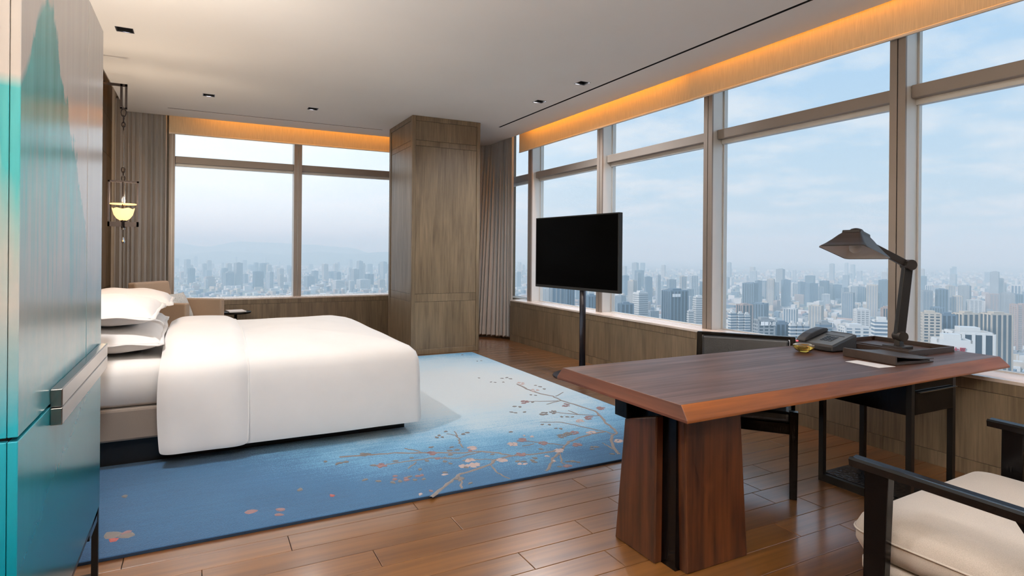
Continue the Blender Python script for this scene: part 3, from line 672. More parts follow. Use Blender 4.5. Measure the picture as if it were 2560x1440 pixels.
obj('duvet_cover', G().rings(cake(DV0+0.02, DV1, 4.325, 6.54, 0.05, dprof, 0.09, 0.007, 4), cap0=False), 'white_linen', duvet, smooth=True, world=True)
fprof = [(0.0, 0.108), (-0.004, 0.14), (0.0, 0.30), (0.003, 0.48), (0.01, 0.59), (0.026, 0.65), (0.06, 0.70), (0.11, 0.735), (0.17, 0.765), (0.21, 0.782), (0.238, 0.79)]
FX1 = 0.285
def band(x0, x1, prof, y0, y1, n=30, noise=0.006):
    # a band of folded cloth running over the bed from hem to hem
    sec = [(y0+i, z) for i, z in prof]; crown = [(0.30, 0.752), (0.5, 0.773), (0.75, 0.787)]
    sec = [(y0+i, z) for i, z in prof[:8]]+[(y0+i, z) for i, z in crown]; mid = (y0+y1)/2; sec += [(mid, 0.792)]+[(2*mid-a, z) for a, z in reversed(sec)]
    rows = []
    for s_ in range(9):
        f = s_/8; x = x0+(x1-x0)*f; thick = 0.026*(1 if 0 < s_ < 8 else -0.2)
        row_ = []
        for (a, z) in sec:
            bow = 0.02*math.sin(PI*min(1, max(0, (z-0.1)/0.62)))*(-1 if f < 0.5 else 0.4)*abs(1-2*f)
            off = thick*(-1 if a < mid-0.4 else (1 if a > mid+0.4 else 0)); w = noise*math.sin(9*x+11*z+3*a)
            row_.append((x+bow, a+off+(w if abs(a-mid) > 0.9 else 0), z+(thick if abs(a-mid) < 1.0 else 0)+(w if abs(a-mid) <= 0.9 else 0)))
        rows.append(row_)
    return rows
bd_ = band(DV0-0.012, FX1, dprof, 4.318, 6.547)
obj('turned_fold', G().grid(bd_), 'white_linen', duvet, smooth=True, subsurf=2, world=True)
obj('hem_seam', G().tube([(p[0]+0.003, p[1], p[2]) for p in bd_[8]], 0.005, 6), 'white_linen', duvet, smooth=True, subsurf=1, world=True)
def pillow(label, loc, w, d, h, rz, tilt=(0, 0), grp='bed pillows'):
    n, m_ = 20, 14; g = G()
    for s_ in (1, -1):
        rows = []
        for j in range(m_+1):
            row_ = []
            for i in range(n+1):
                a, b_ = -1+2*i/n, -1+2*j/m_
                e = max(0, 1-abs(a)**2.6)*max(0, 1-abs(b_)**2.6); z = s_*h/2*(e**0.42)
                pin = 1-0.07*(1-abs(a))*0 - 0.06*(a*a)*(1-b_*b_)*0
                x = a*w/2*(1-0.05*(1-b_*b_)*(abs(a)**3)*-0.6-0.04*(1-abs(b_))*abs(a)); y_ = b_*d/2*(1-0.06*(1-a*a)*(abs(b_)**3))
                z += 0.006*math.sin(7*a+3*b_+loc[1]*5)*e
                row_.append((x, y_, z))
            rows.append(row_ if s_ > 0 else row_[::-1])
        g.grid(rows)
    # flat flange round the seam
    fl_ = 0.028; ring = []; out = []
    for i in range(60):
        t_ = 2*PI*i/60; cx0, sy = math.cos(t_), math.sin(t_); k = 1/max(abs(cx0), abs(sy)); a, b_ = cx0*k, sy*k
        x = a*w/2*(1-0.04*(1-abs(b_))*abs(a)); y_ = b_*d/2*(1-0.06*(1-a*a)*(abs(b_)**3)); ring.append((x*0.985, y_*0.985, 0.0)); out.append((x*(1+2*fl_/w), y_*(1+2*fl_/d), 0.006*math.sin(9*t_)-0.006))
    o = thing('pillow', label, 'pillow', loc, rz, grp)
    q = obj('pillow_body', g, 'white_linen', o, smooth=True)
    q2 = obj('flange', G().rings([ring, out], False, False), 'white_linen', o, smooth=True, solid=0.006)
    for qq in (q, q2): qq.rotation_euler = (tilt[0], tilt[1], 0)
    return o
pillow('plump white pillow resting on the mattress, under another, next to the cabinet', (-0.53, 4.93, 0.796), 0.58, 0.82, 0.175, 0.02, (0.02, 0.02))
pillow('plump white pillow on top of the pair next to the cabinet', (-0.56, 4.96, 0.98), 0.58, 0.82, 0.178, -0.03, (0.04, 0.06))
pillow('plump white pillow resting on the mattress, under another, by the lantern', (-0.55, 5.86, 0.796), 0.58, 0.82, 0.175, 0.03, (0.0, 0.03))
pillow('plump white pillow on top of the pair beneath the lantern', (-0.52, 5.86, 0.98), 0.60, 0.82, 0.178, 0.02, (0.0, 0.05))

# ================================================================== HANGING LANTERN
def lantern(LX, LY, label, watts):
    lt = thing('hanging_lantern', label, 'lamp', (LX, LY, 1.45))
    g = B(XL+0.002, LX+0.022, LY-0.011, LY+0.011, 2.955, 2.977).box(LX-0.036, LX-0.016, LY-0.011, LY+0.011, 2.74, 2.977).box(LX+0.004, LX+0.022, LY-0.011, LY+0.011, 2.74, 2.977).box(LX-0.036, LX+0.022, LY-0.011, LY+0.011, 2.735, 2.752)
    obj('wall_bracket', g, 'brownmetal', lt, world=True); obj('wall_plate', B(XL-0.0005, XL+0.012, LY-0.04, LY+0.04, 2.86, 3.06), 'brownmetal', lt, world=True)
    def link(zc, r, rot):
        pts = [(r*0.55*math.cos(t*2*PI/12), r*math.sin(t*2*PI/12)) for t in range(13)]
        return [(LX-0.007+(p[0] if not rot else 0), LY+(p[0] if rot else 0), zc+p[1]) for p in pts]
    for i, zc in enumerate((2.705, 2.645, 2.59, 2.555)): obj('chain_link', G().tube(link(zc, 0.038 if i < 2 else 0.025, i % 2), 0.005, 6), 'brownmetal', lt, smooth=True, world=True)
    obj('hanging_rod', G().tube([(LX-0.007, LY, 2.54), (LX-0.007, LY, 2.18)], 0.006, 8), 'steel', lt, world=True)
    for i, zc in enumerate((2.155, 2.115, 2.075)): obj('chain_link', G().tube(link(zc, 0.026, i % 2), 0.005, 6), 'brownmetal', lt, smooth=True, world=True)
    fx0, fx1, fz0, fz1 = LX-0.128, LX+0.122, 1.612, 2.052
    obj('frame', B(fx0, fx1, LY-0.012, LY+0.012, fz1-0.016, fz1).box(fx0, fx0+0.016, LY-0.012, LY+0.012, fz0, fz1).box(fx1-0.016, fx1, LY-0.012, LY+0.012, fz0, fz1).box(fx0, fx1, LY-0.012, LY+0.012, fz0, fz0+0.046), 'brownmetal', lt, world=True)
    obj('side_rod', G().tube([(LX-0.007, LY-0.028, 2.04), (LX-0.007, LY-0.028, 1.60)], 0.005, 8), 'brownmetal', lt, world=True)
    obj('side_rod', G().tube([(LX+0.006, LY+0.02, 2.04), (LX+0.006, LY+0.02, 1.80)], 0.004, 8), 'steel', lt, world=True)
    obj('lit_disc', G().lathe([(0.0, 0.004), (0.108, 0.004), (0.112, 0.0), (0.108, -0.004), (0.0, -0.004)], 28, (LX-0.003, LY, 1.828)), 'gold_lamp', lt, smooth=True, world=True)
    n_ = 30; bowl = []
    for r_, z_ in ((0.028, 1.672), (0.055, 1.69), (0.078, 1.725), (0.090, 1.768), (0.094, 1.785), (0.088, 1.784), (0.07, 1.73), (0.03, 1.69)):
        bowl.append([(LX-0.003+r_*math.cos(2*PI*k/n_), LY+r_*math.sin(2*PI*k/n_), z_+(0.006*math.cos(6*2*PI*k/n_) if z_ > 1.76 else 0)) for k in range(n_)])
    obj('bowl', G().rings(bowl), 'gold_lamp', lt, smooth=True, world=True)
    obj('stem', G().lathe([(0.0, 1.60), (0.018, 1.60), (0.018, 1.655), (0.024, 1.66), (0.024, 1.672), (0.0, 1.674)], 16, (LX-0.003, LY, 0)), 'brownmetal', lt, smooth=True, world=True)
    obj('lower_collar', G().lathe([(0.0, 1.583), (0.017, 1.583), (0.017, 1.612), (0.0, 1.612)], 16, (LX-0.003, LY-0.001, 0)), 'steel', lt, world=True)
    obj('pendant_cord', G().tube([(LX-0.003, LY, 1.585), (LX-0.003, LY, 1.515)], 0.003, 6), 'brownmetal', lt, world=True)
    obj('crystal_drop', G().lathe([(0.0, 1.515), (0.006, 1.505), (0.011, 1.485), (0.0165, 1.468), (0.012, 1.457), (0.0, 1.452)], 14, (LX-0.003, LY, 0)), 'crystal', lt, world=True)
    lamp('lantern_glow', 'POINT', (0, 0, 0.42), watts, (1.0, 0.84, 0.66), lt, shadow_soft_size=0.05)
lantern(-0.655, 6.80, 'bronze hanging lantern with a glowing bowl in front of the grey curtain', 42)
lantern(-0.655, 3.92, 'added bronze lantern, unseen fill light between the painted cabinet and the bed', 80)  # unseen second lantern, added to brighten the ceiling and bed side

# ================================================================== CORNER ARMCHAIR
AZ = math.atan2(-0.556, 0.833)
ac = thing('armchair', 'sand upholstered low armchair in the corner behind the bed', 'armchair', (-0.23, 8.615, 0.0), AZ)
def L_(x0, x1, y0, y1, z0, z1): return B(x0, x1, y0, y1, z0, z1)
obj('seat_base', L_(-0.34, 0.34, -0.31, 0.31, 0.14, 0.36), 'sofa', ac, bevel=0.02)
obj('seat_cushion', L_(-0.26, 0.37, -0.305, 0.305, 0.36, 0.50), 'sofa', ac, bevel=0.05, seg=4)
for s_ in (-1, 1): obj('armrest', L_(-0.34, 0.36, s_*0.355-0.045, s_*0.355+0.045, 0.14, 0.755), 'sofa', ac, bevel=0.02, seg=3)
g = G().hexa([(-0.36, -0.31, 0.14), (-0.20, -0.31, 0.14), (-0.20, 0.31, 0.14), (-0.36, 0.31, 0.14)], [(-0.47, -0.31, 0.985), (-0.36, -0.31, 0.985), (-0.36, 0.31, 0.985), (-0.47, 0.31, 0.985)])
obj('backrest', g, 'sofa', ac, bevel=0.025, seg=3)
for sx in (-0.29, 0.29):
    for sy in (-0.32, 0.32): obj('leg', G().tube([(sx, sy, 0.0), (sx, sy, 0.145)], [0.014, 0.02], 8), 'blackwood', ac)
cu = thing('cushion', 'pale floral scatter cushion on the corner armchair', 'cushion', (-0.235, 8.66, 0.66), AZ)
rows = []; g = G()
for s_ in (1, -1):
    rows = []
    for j in range(13):
        row_ = []
        for i in range(13):
            a, b_ = -1+i/6, -1+j/6; e = max(0, 1-abs(a)**2.5)*max(0, 1-abs(b_)**2.5)
            row_.append((a*0.2*(1-0.07*(1-b_*b_)), b_*0.2*(1-0.07*(1-a*a)), s_*0.07*e**0.5))
        rows.append(row_ if s_ > 0 else row_[::-1])
    g.grid(rows)
co = obj('cushion_body', g, 'floral', cu, smooth=True); co.rotation_euler = (0.0, math.radians(66), 0)
stb = thing('side_table', 'small dark round side table by the corner armchair', 'table', (0.44, 9.12, 0.0))
obj('table_top', G().lathe([(0.0, 0.515), (0.19, 0.515), (0.2, 0.525), (0.2, 0.54), (0.19, 0.546), (0.0, 0.546)], 36), 'blackmetal', stb)
obj('column', G().tube([(0, 0, 0.012), (0, 0, 0.52)], 0.018, 12), 'blackmetal', stb, smooth=True)
obj('foot', G().lathe([(0.0, 0.0), (0.15, 0.0), (0.15, 0.012), (0.0, 0.016)], 30), 'blackmetal', stb)
mg = thing('magazine', 'white glossy magazine on the small side table', 'magazine', (0.44, 9.08, 0.546), 0.15)
obj('page_block', B(-0.105, 0.105, -0.14, 0.14, 0.0, 0.012), 'paper', mg); obj('cover', B(-0.108, 0.108, -0.143, 0.143, 0.0121, 0.014), 'sheet', mg)

# ================================================================== TELEVISION
tvs = thing('television', 'large flat black television on a slim floor stand', 'television', (3.85, 5.63, 0.0))
obj('base_plate', G().lathe([(0.0, 0.0), (0.33, 0.0), (0.335, 0.006), (0.33, 0.016), (0.03, 0.018), (0.0, 0.018)], 44, (3.85, 5.63, 0)), 'gun', tvs, smooth=False, world=True)
obj('pole', G().tube([(3.85, 5.63, 0.015), (3.85, 5.63, 1.52)], 0.036, 20), 'gun', tvs, smooth=True, world=True)
TL = Vector((3.614, 6.292, 0)); TR = Vector((3.754, 4.853, 0)); tcx = (TL+TR)/2; tx = (TR-TL).normalized(); tw = (TR-TL).length/2; tn = Vector((-tx.y, tx.x, 0)); tn = tn if tn.dot(Vector((0, 0, 0))-tcx) > 0 else -tn
def tvp(a, d, z): q = tcx+tx*a+tn*d; return (q.x, q.y, z)
def tvbox(a0, a1, d0, d1, z0, z1): return G().hexa([tvp(a0, d0, z0), tvp(a1, d0, z0), tvp(a1, d1, z0), tvp(a0, d1, z0)], [tvp(a0, d0, z1), tvp(a1, d0, z1), tvp(a1, d1, z1), tvp(a0, d1, z1)])
tz0, tz1 = 0.985, 1.812
obj('casing', tvbox(-tw, tw, -0.05, -0.004, tz0, tz1), 'tvframe', tvs, world=True, bevel=0.004)
obj('screen', tvbox(-tw+0.012, tw-0.012, -0.004, 0.0, tz0+0.03, tz1-0.012), 'tvscreen', tvs, world=True)
g = G(); q = lambda *a: g.add(tvbox(*a).v, tvbox(*a).f)
q(-tw, tw, -0.004, 0.003, tz0, tz0+0.03); q(-tw, tw, -0.004, 0.003, tz1-0.012, tz1); q(-tw, -tw+0.012, -0.004, 0.003, tz0+0.03, tz1-0.012); q(tw-0.012, tw, -0.004, 0.003, tz0+0.03, tz1-0.012)
obj('bezel', g, 'tvframe', tvs, world=True)
obj('wall_mount', tvbox(-0.2, 0.2, -0.13, -0.05, 1.28, 1.5), 'black', tvs, world=True)

# ================================================================== DESK
DT, DBT = 0.78, 0.715
desk = thing('desk', 'long walnut slab desk on a sculpted timber pedestal', 'desk', (3.0, 2.28, 0.0))
bt = [(1.735, 1.792), (4.412, 1.83), (4.405, 2.745), (1.72, 2.755)]; tp = [(1.748, 1.842), (4.385, 1.873), (4.378, 2.712), (1.732, 2.718)]
g = G(); g.add([(*p, DBT) for p in bt]+[(*p, DBT+0.012) for p in bt]+[(*p, DT) for p in tp], [(3, 2, 1, 0), (0, 1, 5, 4), (1, 2, 6, 5), (2, 3, 7, 6), (3, 0, 4, 7), (4, 5, 9, 8), (5, 6, 10, 9), (6, 7, 11, 10), (7, 4, 8, 11), (8, 9, 10, 11)])
g.mi = [1, 1, 1, 1, 2, 1, 1, 1, 2, 0]
obj('desk_top', g, ['walnut_top', 'walnut_edge', 'walnut_end'], desk, world=True, bevel=0.003)
obj('cross_beam', B(1.80, 3.36, 2.255, 2.35, 0.612, DBT-0.0005), 'blackwood', desk, world=True, bevel=0.004)
# pedestal: dark core between two splayed planks
obj('pedestal_core', G().hexa([(1.862, 1.99, 0), (2.22, 1.99, 0), (2.22, 2.34, 0), (1.862, 2.34, 0)], [(1.862, 1.99, 0.714), (2.16, 1.99, 0.714), (2.16, 2.28, 0.714), (1.862, 2.28, 0.714)]), 'blackwood', desk, world=True)
g = G(); q = [(2.368, 0.0), (2.08, 0.0), (2.075, 0.665), (2.30, 0.602)]
g.add([(1.822, a, z) for a, z in q]+[(1.872, a, z) for a, z in q], [(0, 1, 2, 3), (7, 6, 5, 4), (0, 4, 5, 1), (1, 5, 6, 2), (2, 6, 7, 3), (3, 7, 4, 0)])
obj('pedestal_plank', g, 'walnut_leg', desk, world=True, bevel=0.006)
g = G(); q = [(1.888, 0.0), (2.262, 0.0), (2.208, 0.714), (1.868, 0.714)]
g.add([(a, 1.945, z) for a, z in q]+[(a, 2.0, z) for a, z in q], [(0, 1, 2, 3), (7, 6, 5, 4), (0, 4, 5, 1), (1, 5, 6, 2), (2, 6, 7, 3), (3, 7, 4, 0)])
obj('pedestal_plank', g, 'walnut_leg', desk, world=True, bevel=0.006)
# metal frame with a drawer at the window end
fx = (3.42, 3.83); fy = (1.86, 2.375); q = 0.03
for a in fx:
    for b_ in fy: obj('leg', B(a, a+q, b_, b_+q, 0.0, DBT), 'blackmetal', desk, world=True)
for a in fx: obj('foot_rail', B(a, a+q, fy[0]+q, fy[1], 0.0, 0.045), 'blackmetal', desk, world=True)
for b_ in fy: obj('foot_rail', B(fx[0]+q, fx[1], b_, b_+q, 0.0, 0.045), 'blackmetal', desk, world=True)
obj('foot_shelf', B(fx[0]+q, fx[1], fy[0]+q, fy[1], 0.035, 0.05), 'hammered', desk, world=True)
obj('drawer_case', B(fx[0]+0.004, fx[1]+q-0.004, fy[0]+0.02, fy[1]+q-0.01, 0.525, DBT-0.001), 'blackwood', desk, world=True)
dr = obj('drawer_front', B(fx[0]+q+0.002, fx[1]-0.002, fy[0]+0.0, fy[0]+0.019, 0.53, 0.655), 'blackwood', desk, world=True)
obj('drawer_front', B(fx[0]+q+0.002, fx[1]-0.002, fy[0]+0.0, fy[0]+0.019, 0.66, 0.705), 'blackwood', desk, world=True)
g = B(fx[0]+q+0.012, fx[1]+0.004, fy[0]-0.022, fy[0], 0.652, 0.657)
obj('drawer_pull', g, 'steel', desk, world=True)

# ================================================================== DESK CHAIR
dc = thing('desk_chair', 'dark wooden desk chair with black leather back and seat', 'chair', (3.185, 2.80, 0.0), math.radians(-52.2))
HWc = 0.325
obj('seat_frame', B(-0.30, 0.30, -0.44, 0.30, 0.36, 0.425), 'blackwood', dc, bevel=0.005)
obj('seat', B(-0.295, 0.295, -0.45, 0.29, 0.425, 0.49), 'leather', dc, bevel=0.025, seg=3)
for s_ in (-1, 1):
    obj('leg', G().hexa([(s_*0.31-0.02, -0.47, 0), (s_*0.31+0.02, -0.47, 0), (s_*0.31+0.02, -0.43, 0), (s_*0.31-0.02, -0.43, 0)], [(s_*0.31-0.024, -0.455, 0.495), (s_*0.31+0.024, -0.455, 0.495), (s_*0.31+0.024, -0.405, 0.495), (s_*0.31-0.024, -0.405, 0.495)]), 'blackwood', dc, bevel=0.004)
    obj('back_post', G().hexa([(s_*0.31-0.018, 0.20, 0), (s_*0.31+0.018, 0.20, 0), (s_*0.31+0.018, 0.235, 0), (s_*0.31-0.018, 0.235, 0)], [(s_*0.31-0.018, 0.33, 0.826), (s_*0.31+0.018, 0.33, 0.826), (s_*0.31+0.018, 0.365, 0.826), (s_*0.31-0.018, 0.365, 0.826)]), 'blackwood', dc, bevel=0.004)
obj('backrest', G().hexa([(-0.29, 0.27, 0.46), (0.29, 0.27, 0.46), (0.29, 0.315, 0.46), (-0.29, 0.315, 0.46)], [(-0.29, 0.318, 0.808), (0.29, 0.318, 0.808), (0.29, 0.355, 0.808), (-0.29, 0.355, 0.808)]), 'leather', dc, bevel=0.018, seg=3)
obj('top_rail', G().hexa([(-0.325, 0.328, 0.806), (0.325, 0.328, 0.806), (0.325, 0.366, 0.806), (-0.325, 0.366, 0.806)], [(-0.325, 0.330, 0.828), (0.325, 0.330, 0.828), (0.325, 0.368, 0.828), (-0.325, 0.368, 0.828)]), 'blackwood', dc, bevel=0.003)

# ================================================================== GUEST ARMCHAIR
ga = thing('lounge_chair', 'black framed lounge chair with a thick oatmeal seat cushion', 'chair', (2.76, 1.02, 0.0), math.radians(2))
def cushion(x0, x1, y0, y1, z0, z1, r): 
    h = z1-z0; pr = [(r*0.9, z0), (r*0.3, z0+h*0.10), (0.0, z0+h*0.32), (0.0, z0+h*0.60), (r*0.25, z0+h*0.80), (r*0.7, z0+h*0.92), (r*1.6, z0+h*0.985), (r*3.0, z1+0.006), (r*5, z1+0.014)]
    return cake(x0, x1, y0, y1, r*1.2, pr, 0.08, 0.003, 9)
obj('seat_cushion', G().rings(cushion(-0.50, 0.50, -0.46, 0.45, 0.245, 0.425, 0.06)), 'linen', ga, smooth=True)
pr = subdiv(rrect(-0.503, 0.503, -0.463, 0.453, 0.074), 0.05); pr.append(pr[0])
obj('piping', G().tube([(a, b_, 0.345) for a, b_ in pr], 0.004, 6, False), 'linen', ga, smooth=True)
obj('seat_deck', G().rings(cake(-0.49, 0.49, -0.46, 0.42, 0.05, [(0.02, 0.185), (0.0, 0.20), (0.0, 0.235), (0.02, 0.249)], 0.2)), 'linen', ga, smooth=True)
for s_ in (-1, 1):
    xa = s_*0.545
    g = G(); sec = [(-0.026, 0.0), (0.026, 0.0), (0.030, 0.026), (0.022, 0.034), (0.0, 0.030), (-0.022, 0.034), (-0.030, 0.026)]
    rr = []
    for yy, zz_ in ((0.405, 0.605), (0.36, 0.604), (0.1, 0.600), (-0.25, 0.594), (-0.62, 0.590)): rr.append([(xa+a, yy, zz_+b_) for a, b_ in sec])
    obj('armrest', g.rings(rr), 'blackgloss', ga)
    obj('front_leg', G().hexa([(xa-0.02, 0.285, 0), (xa+0.02, 0.285, 0), (xa+0.02, 0.355, 0), (xa-0.02, 0.355, 0)], [(xa-0.022, 0.265, 0.612), (xa+0.022, 0.265, 0.612), (xa+0.022, 0.35, 0.612), (xa-0.022, 0.35, 0.612)]), 'blackwood', ga, bevel=0.004)
    obj('rear_leg', G().hexa([(xa-0.02, -0.60, 0), (xa+0.02, -0.60, 0), (xa+0.02, -0.53, 0), (xa-0.02, -0.53, 0)], [(xa-0.022, -0.21, 0.60), (xa+0.022, -0.21, 0.60), (xa+0.022, -0.10, 0.60), (xa-0.022, -0.10, 0.60)]), 'blackwood', ga, bevel=0.004)
    obj('side_rail', G().hexa([(xa-0.018, -0.60, 0.15), (xa+0.018, -0.60, 0.15), (xa+0.018, 0.24, 0.17), (xa-0.018, 0.24, 0.17)], [(xa-0.018, -0.58, 0.20), (xa+0.018, -0.58, 0.20), (xa+0.018, 0.24, 0.225), (xa-0.018, 0.24, 0.225)]), 'blackwood', ga)
obj('cross_rail', B(-0.525, 0.525, 0.245, 0.29, 0.14, 0.19), 'blackwood', ga); obj('cross_rail', B(-0.525, 0.525, -0.56, -0.51, 0.14, 0.19), 'blackwood', ga)
obj('backrest', G().hexa([(-0.5, -0.56, 0.26), (0.5, -0.56, 0.26), (0.5, -0.44, 0.26), (-0.5, -0.44, 0.26)], [(-0.5, -0.86, 0.86), (0.5, -0.86, 0.86), (0.5, -0.72, 0.86), (-0.5, -0.72, 0.86)]), 'linen', ga, bevel=0.04, seg=3)

# ================================================================== THINGS ON THE DESK
ash = thing('glass_bowl', 'small amber glass bowl on the walnut desk', 'bowl', (3.40, 2.50, DT))
obj('bowl', G().lathe([(0.0, 0.001), (0.022, 0.001), (0.030, 0.005), (0.052, 0.018), (0.064, 0.036), (0.062, 0.047), (0.054, 0.050), (0.040, 0.045), (0.028, 0.036), (0.0, 0.032)], 40), 'amber', ash, smooth=True)
ph = thing('telephone', 'dark grey desk telephone with keypad and handset', 'telephone', (3.665, 2.535, DT))
def slope(x): return 0.040+0.062*((x+0.125)/0.25)
def wedge(x0, x1, y0, y1, lo, hi, g=None):
    g = g or G(); zb0, zb1 = (lo(x0), lo(x1)) if callable(lo) else (lo, lo)
    return g.hexa([(x0, y0, zb0), (x1, y0, zb1), (x1, y1, zb1), (x0, y1, zb0)], [(x0, y0, hi(x0)), (x1, y0, hi(x1)), (x1, y1, hi(x1)), (x0, y1, hi(x0))])
obj('phone_body', wedge(-0.125, 0.125, -0.135, 0.135, 0.004, slope), 'phone', ph, bevel=0.008)
obj('phone_foot', B(-0.10, 0.10, -0.11, 0.11, 0.0, 0.006), 'key', ph)
fc = obj('face_plate', wedge(-0.115, 0.115, -0.125, 0.045, slope, lambda x: slope(x)+0.003), 'phoneface', ph)
for i in range(4):
    for j in range(3):
        x_ = -0.055+i*0.022; y_ = -0.075+j*0.028
        obj('key', wedge(x_, x_+0.015, y_, y_+0.020, lambda x: slope(x)+0.0028, lambda x: slope(x)+0.006), 'key', fc)
obj('display_edge', wedge(0.045, 0.051, -0.10, 0.03, lambda x: slope(x)+0.0028, lambda x: slope(x)+0.005), 'key', fc)
obj('display_edge', wedge(0.112, 0.117, -0.11, 0.04, lambda x: slope(x)+0.0028, lambda x: slope(x)+0.005), 'key', fc)
hs = [(-0.122, 0.012), (-0.10, 0.026), (-0.05, 0.037), (0.02, 0.040), (0.08, 0.034), (0.115, 0.022), (0.122, 0.010)]
g = G(); g.rings([[(x_, 0.062, slope(x_)+0.002), (x_, 0.130, slope(x_)+0.002), (x_, 0.128, slope(x_)+h_), (x_, 0.064, slope(x_)+h_)] for x_, h_ in hs])
obj('handset', g, 'phone', ph, bevel=0.005)
obj('message_light', wedge(-0.127, -0.117, 0.112, 0.124, slope, lambda x: slope(x)+0.006), 'red_led', ph)
pp = tag(obj('note_paper', G().hexa([(3.324, 2.173, DT+0.0002), (3.308, 1.969, DT+0.0002), (3.429, 1.951, DT+0.0002), (3.425, 2.168, DT+0.0002)], [(3.324, 2.173, DT+0.0014), (3.308, 1.969, DT+0.0014), (3.429, 1.951, DT+0.0014), (3.425, 2.168, DT+0.0014)]), 'paper'), 'white sheet of paper lying beside the leather folder', 'paper')
fo = thing('leather_folder', 'dark brown leather folder lying on the desk beside the lamp', 'folder', (3.64, 2.12, DT), math.radians(-5))
obj('spine', B(-0.165, -0.150, -0.165, 0.165, 0.001, 0.052), 'brownleather', fo, bevel=0.003)
obj('bottom_cover', B(-0.152, 0.165, -0.165, 0.165, 0.001, 0.007), 'brownleather', fo, bevel=0.002)
obj('page_block', B(-0.145, 0.145, -0.155, 0.155, 0.007, 0.014), 'brownleather', fo)
rows = []
for yy in (-0.165, 0.165): rows.append([(-0.152+0.317*k/8, yy, 0.048-0.027*math.sin(PI/2*k/8)) for k in range(9)])
obj('top_cover', G().grid(rows), 'brownleather', fo, solid=0.005)
ty = thing('desk_tray', 'shallow dark leather tray under the desk lamp', 'tray', (4.08, 2.36, DT), math.radians(-2))
g = B(-0.24, 0.24, -0.265, 0.265, 0.001, 0.008)
obj('tray_base', g, 'brownleather', ty)
for a in ((-0.24, -0.228, -0.265, 0.265), (0.228, 0.24, -0.265, 0.265), (-0.228, 0.228, -0.265, -0.253), (-0.228, 0.228, 0.253, 0.265)): obj('tray_wall', B(*a, 0.008, 0.036), 'brownleather', ty, bevel=0.002)
obj('tray_divider', B(-0.137, -0.129, -0.253, 0.253, 0.008, 0.03), 'brownleather', ty)
# desk lamp
dl = thing('desk_lamp', 'black articulated desk lamp with a wide pyramid shade', 'lamp', (4.06, 2.30, DT+0.008))
Vv = Vector; base_t = DT+0.008
obj('lamp_base', B(4.0, 4.125, 2.235, 2.365, base_t, base_t+0.022), 'shade', dl, world=True, bevel=0.004)
obj('lamp_base_post', G().hexa([(4.035, 2.27, base_t+0.02), (4.085, 2.27, base_t+0.02), (4.085, 2.31, base_t+0.02), (4.035, 2.31, base_t+0.02)], [(4.04, 2.275, 0.86), (4.08, 2.275, 0.86), (4.08, 2.305, 0.86), (4.04, 2.305, 0.86)]), 'shade', dl, world=True, bevel=0.003)
jl, ju = Vv((4.056, 2.286, 0.872)), Vv((4.100, 2.262, 1.338)); hx = Vv((RT.x, RT.y, 0)).normalized(); hy = Vv((FW.x, FW.y, 0))
obj('lower_joint', G().tube([jl-hy*0.045, jl+hy*0.03], 0.032, 20), 'shade', dl, smooth=False, world=True)
obj('upper_joint', G().tube([ju-hy*0.045, ju+hy*0.03], 0.034, 20), 'shade', dl, smooth=False, world=True)
def bar(a, b_, wa, wb, th):
    d = (b_-a).normalized(); s_ = d.cross(hy).normalized(); return G().hexa([a-s_*wa-hy*th, a+s_*wa-hy*th, a+s_*wa+hy*th, a-s_*wa+hy*th], [b_-s_*wb-hy*th, b_+s_*wb-hy*th, b_+s_*wb+hy*th, b_-s_*wb+hy*th])
obj('lower_arm', bar(jl+Vv((0, 0, 0.0)), ju, 0.030, 0.028, 0.018), 'black', dl, world=True, bevel=0.003)
A, Bp, Cp, Dp = Vv((3.495, 2.473, 1.452)), Vv((3.877, 2.545, 1.370)), Vv((3.939, 2.264, 1.374)), Vv((3.528, 2.196, 1.458))
cen = (A+Bp+Cp+Dp)/4; ex_ = (Bp-A+Cp-Dp).normalized(); ny_ = (A-Dp+Bp-Cp).normalized(); nz_ = ex_.cross(ny_).normalized(); nz_ = nz_ if nz_.z > 0 else -nz_
hw1, hw2 = ((Bp-A).length+(Cp-Dp).length)/4, ((A-Dp).length+(Bp-Cp).length)/4
def shade_rings(inset=0.0):
    prof = [(1.0, 0.0), (0.985, 0.008), (0.84, 0.030), (0.66, 0.064), (0.50, 0.098), (0.40, 0.116), (0.39, 0.132), (0.0, 0.134)]
    if inset: prof = [(0.975, 0.002), (0.83, 0.024), (0.65, 0.058), (0.48, 0.092), (0.36, 0.108), (0.0, 0.110)]
    out = []
    for k, h in prof:
        r_ = rrect(-hw1*k-0.0001, hw1*k+0.0001, -hw2*k-0.0001, hw2*k+0.0001, 0.22*min(hw1, hw2)*k+0.00005, 5)
        out.append([tuple(cen+ex_*a+ny_*b_+nz_*h) for a, b_ in r_])
    return out
obj('shade', G().rings(shade_rings(), False, True), 'shade', dl, world=True, smooth=False)
obj('shade_lining', G().rings(shade_rings(0.01), False, True), 'shade_in', dl, world=True, smooth=True)
capc = cen+nz_*0.13
def disc_lathe(prof, cc, n=24): return G().rings([[tuple(cc+ex_*(r_*math.cos(2*PI*k/n))+ny_*(r_*math.sin(2*PI*k/n))+nz_*h) for k in range(n)] for r_, h in prof])
obj('shade_cap', disc_lathe([(0.042, 0.0), (0.042, 0.012), (0.034, 0.022), (0.018, 0.028), (0.004, 0.03)], capc), 'black', dl, world=True, smooth=True)
obj('bulb', disc_lathe([(0.012, 0.105), (0.016, 0.085), (0.03, 0.06), (0.036, 0.035), (0.03, 0.012), (0.012, 0.0), (0.002, -0.002)], cen), 'bulb', dl, world=True, smooth=True)
obj('upper_arm', bar(cen+ex_*hw1*0.42+nz_*0.10, ju, 0.020, 0.022, 0.016), 'shade', dl, world=True, bevel=0.003)

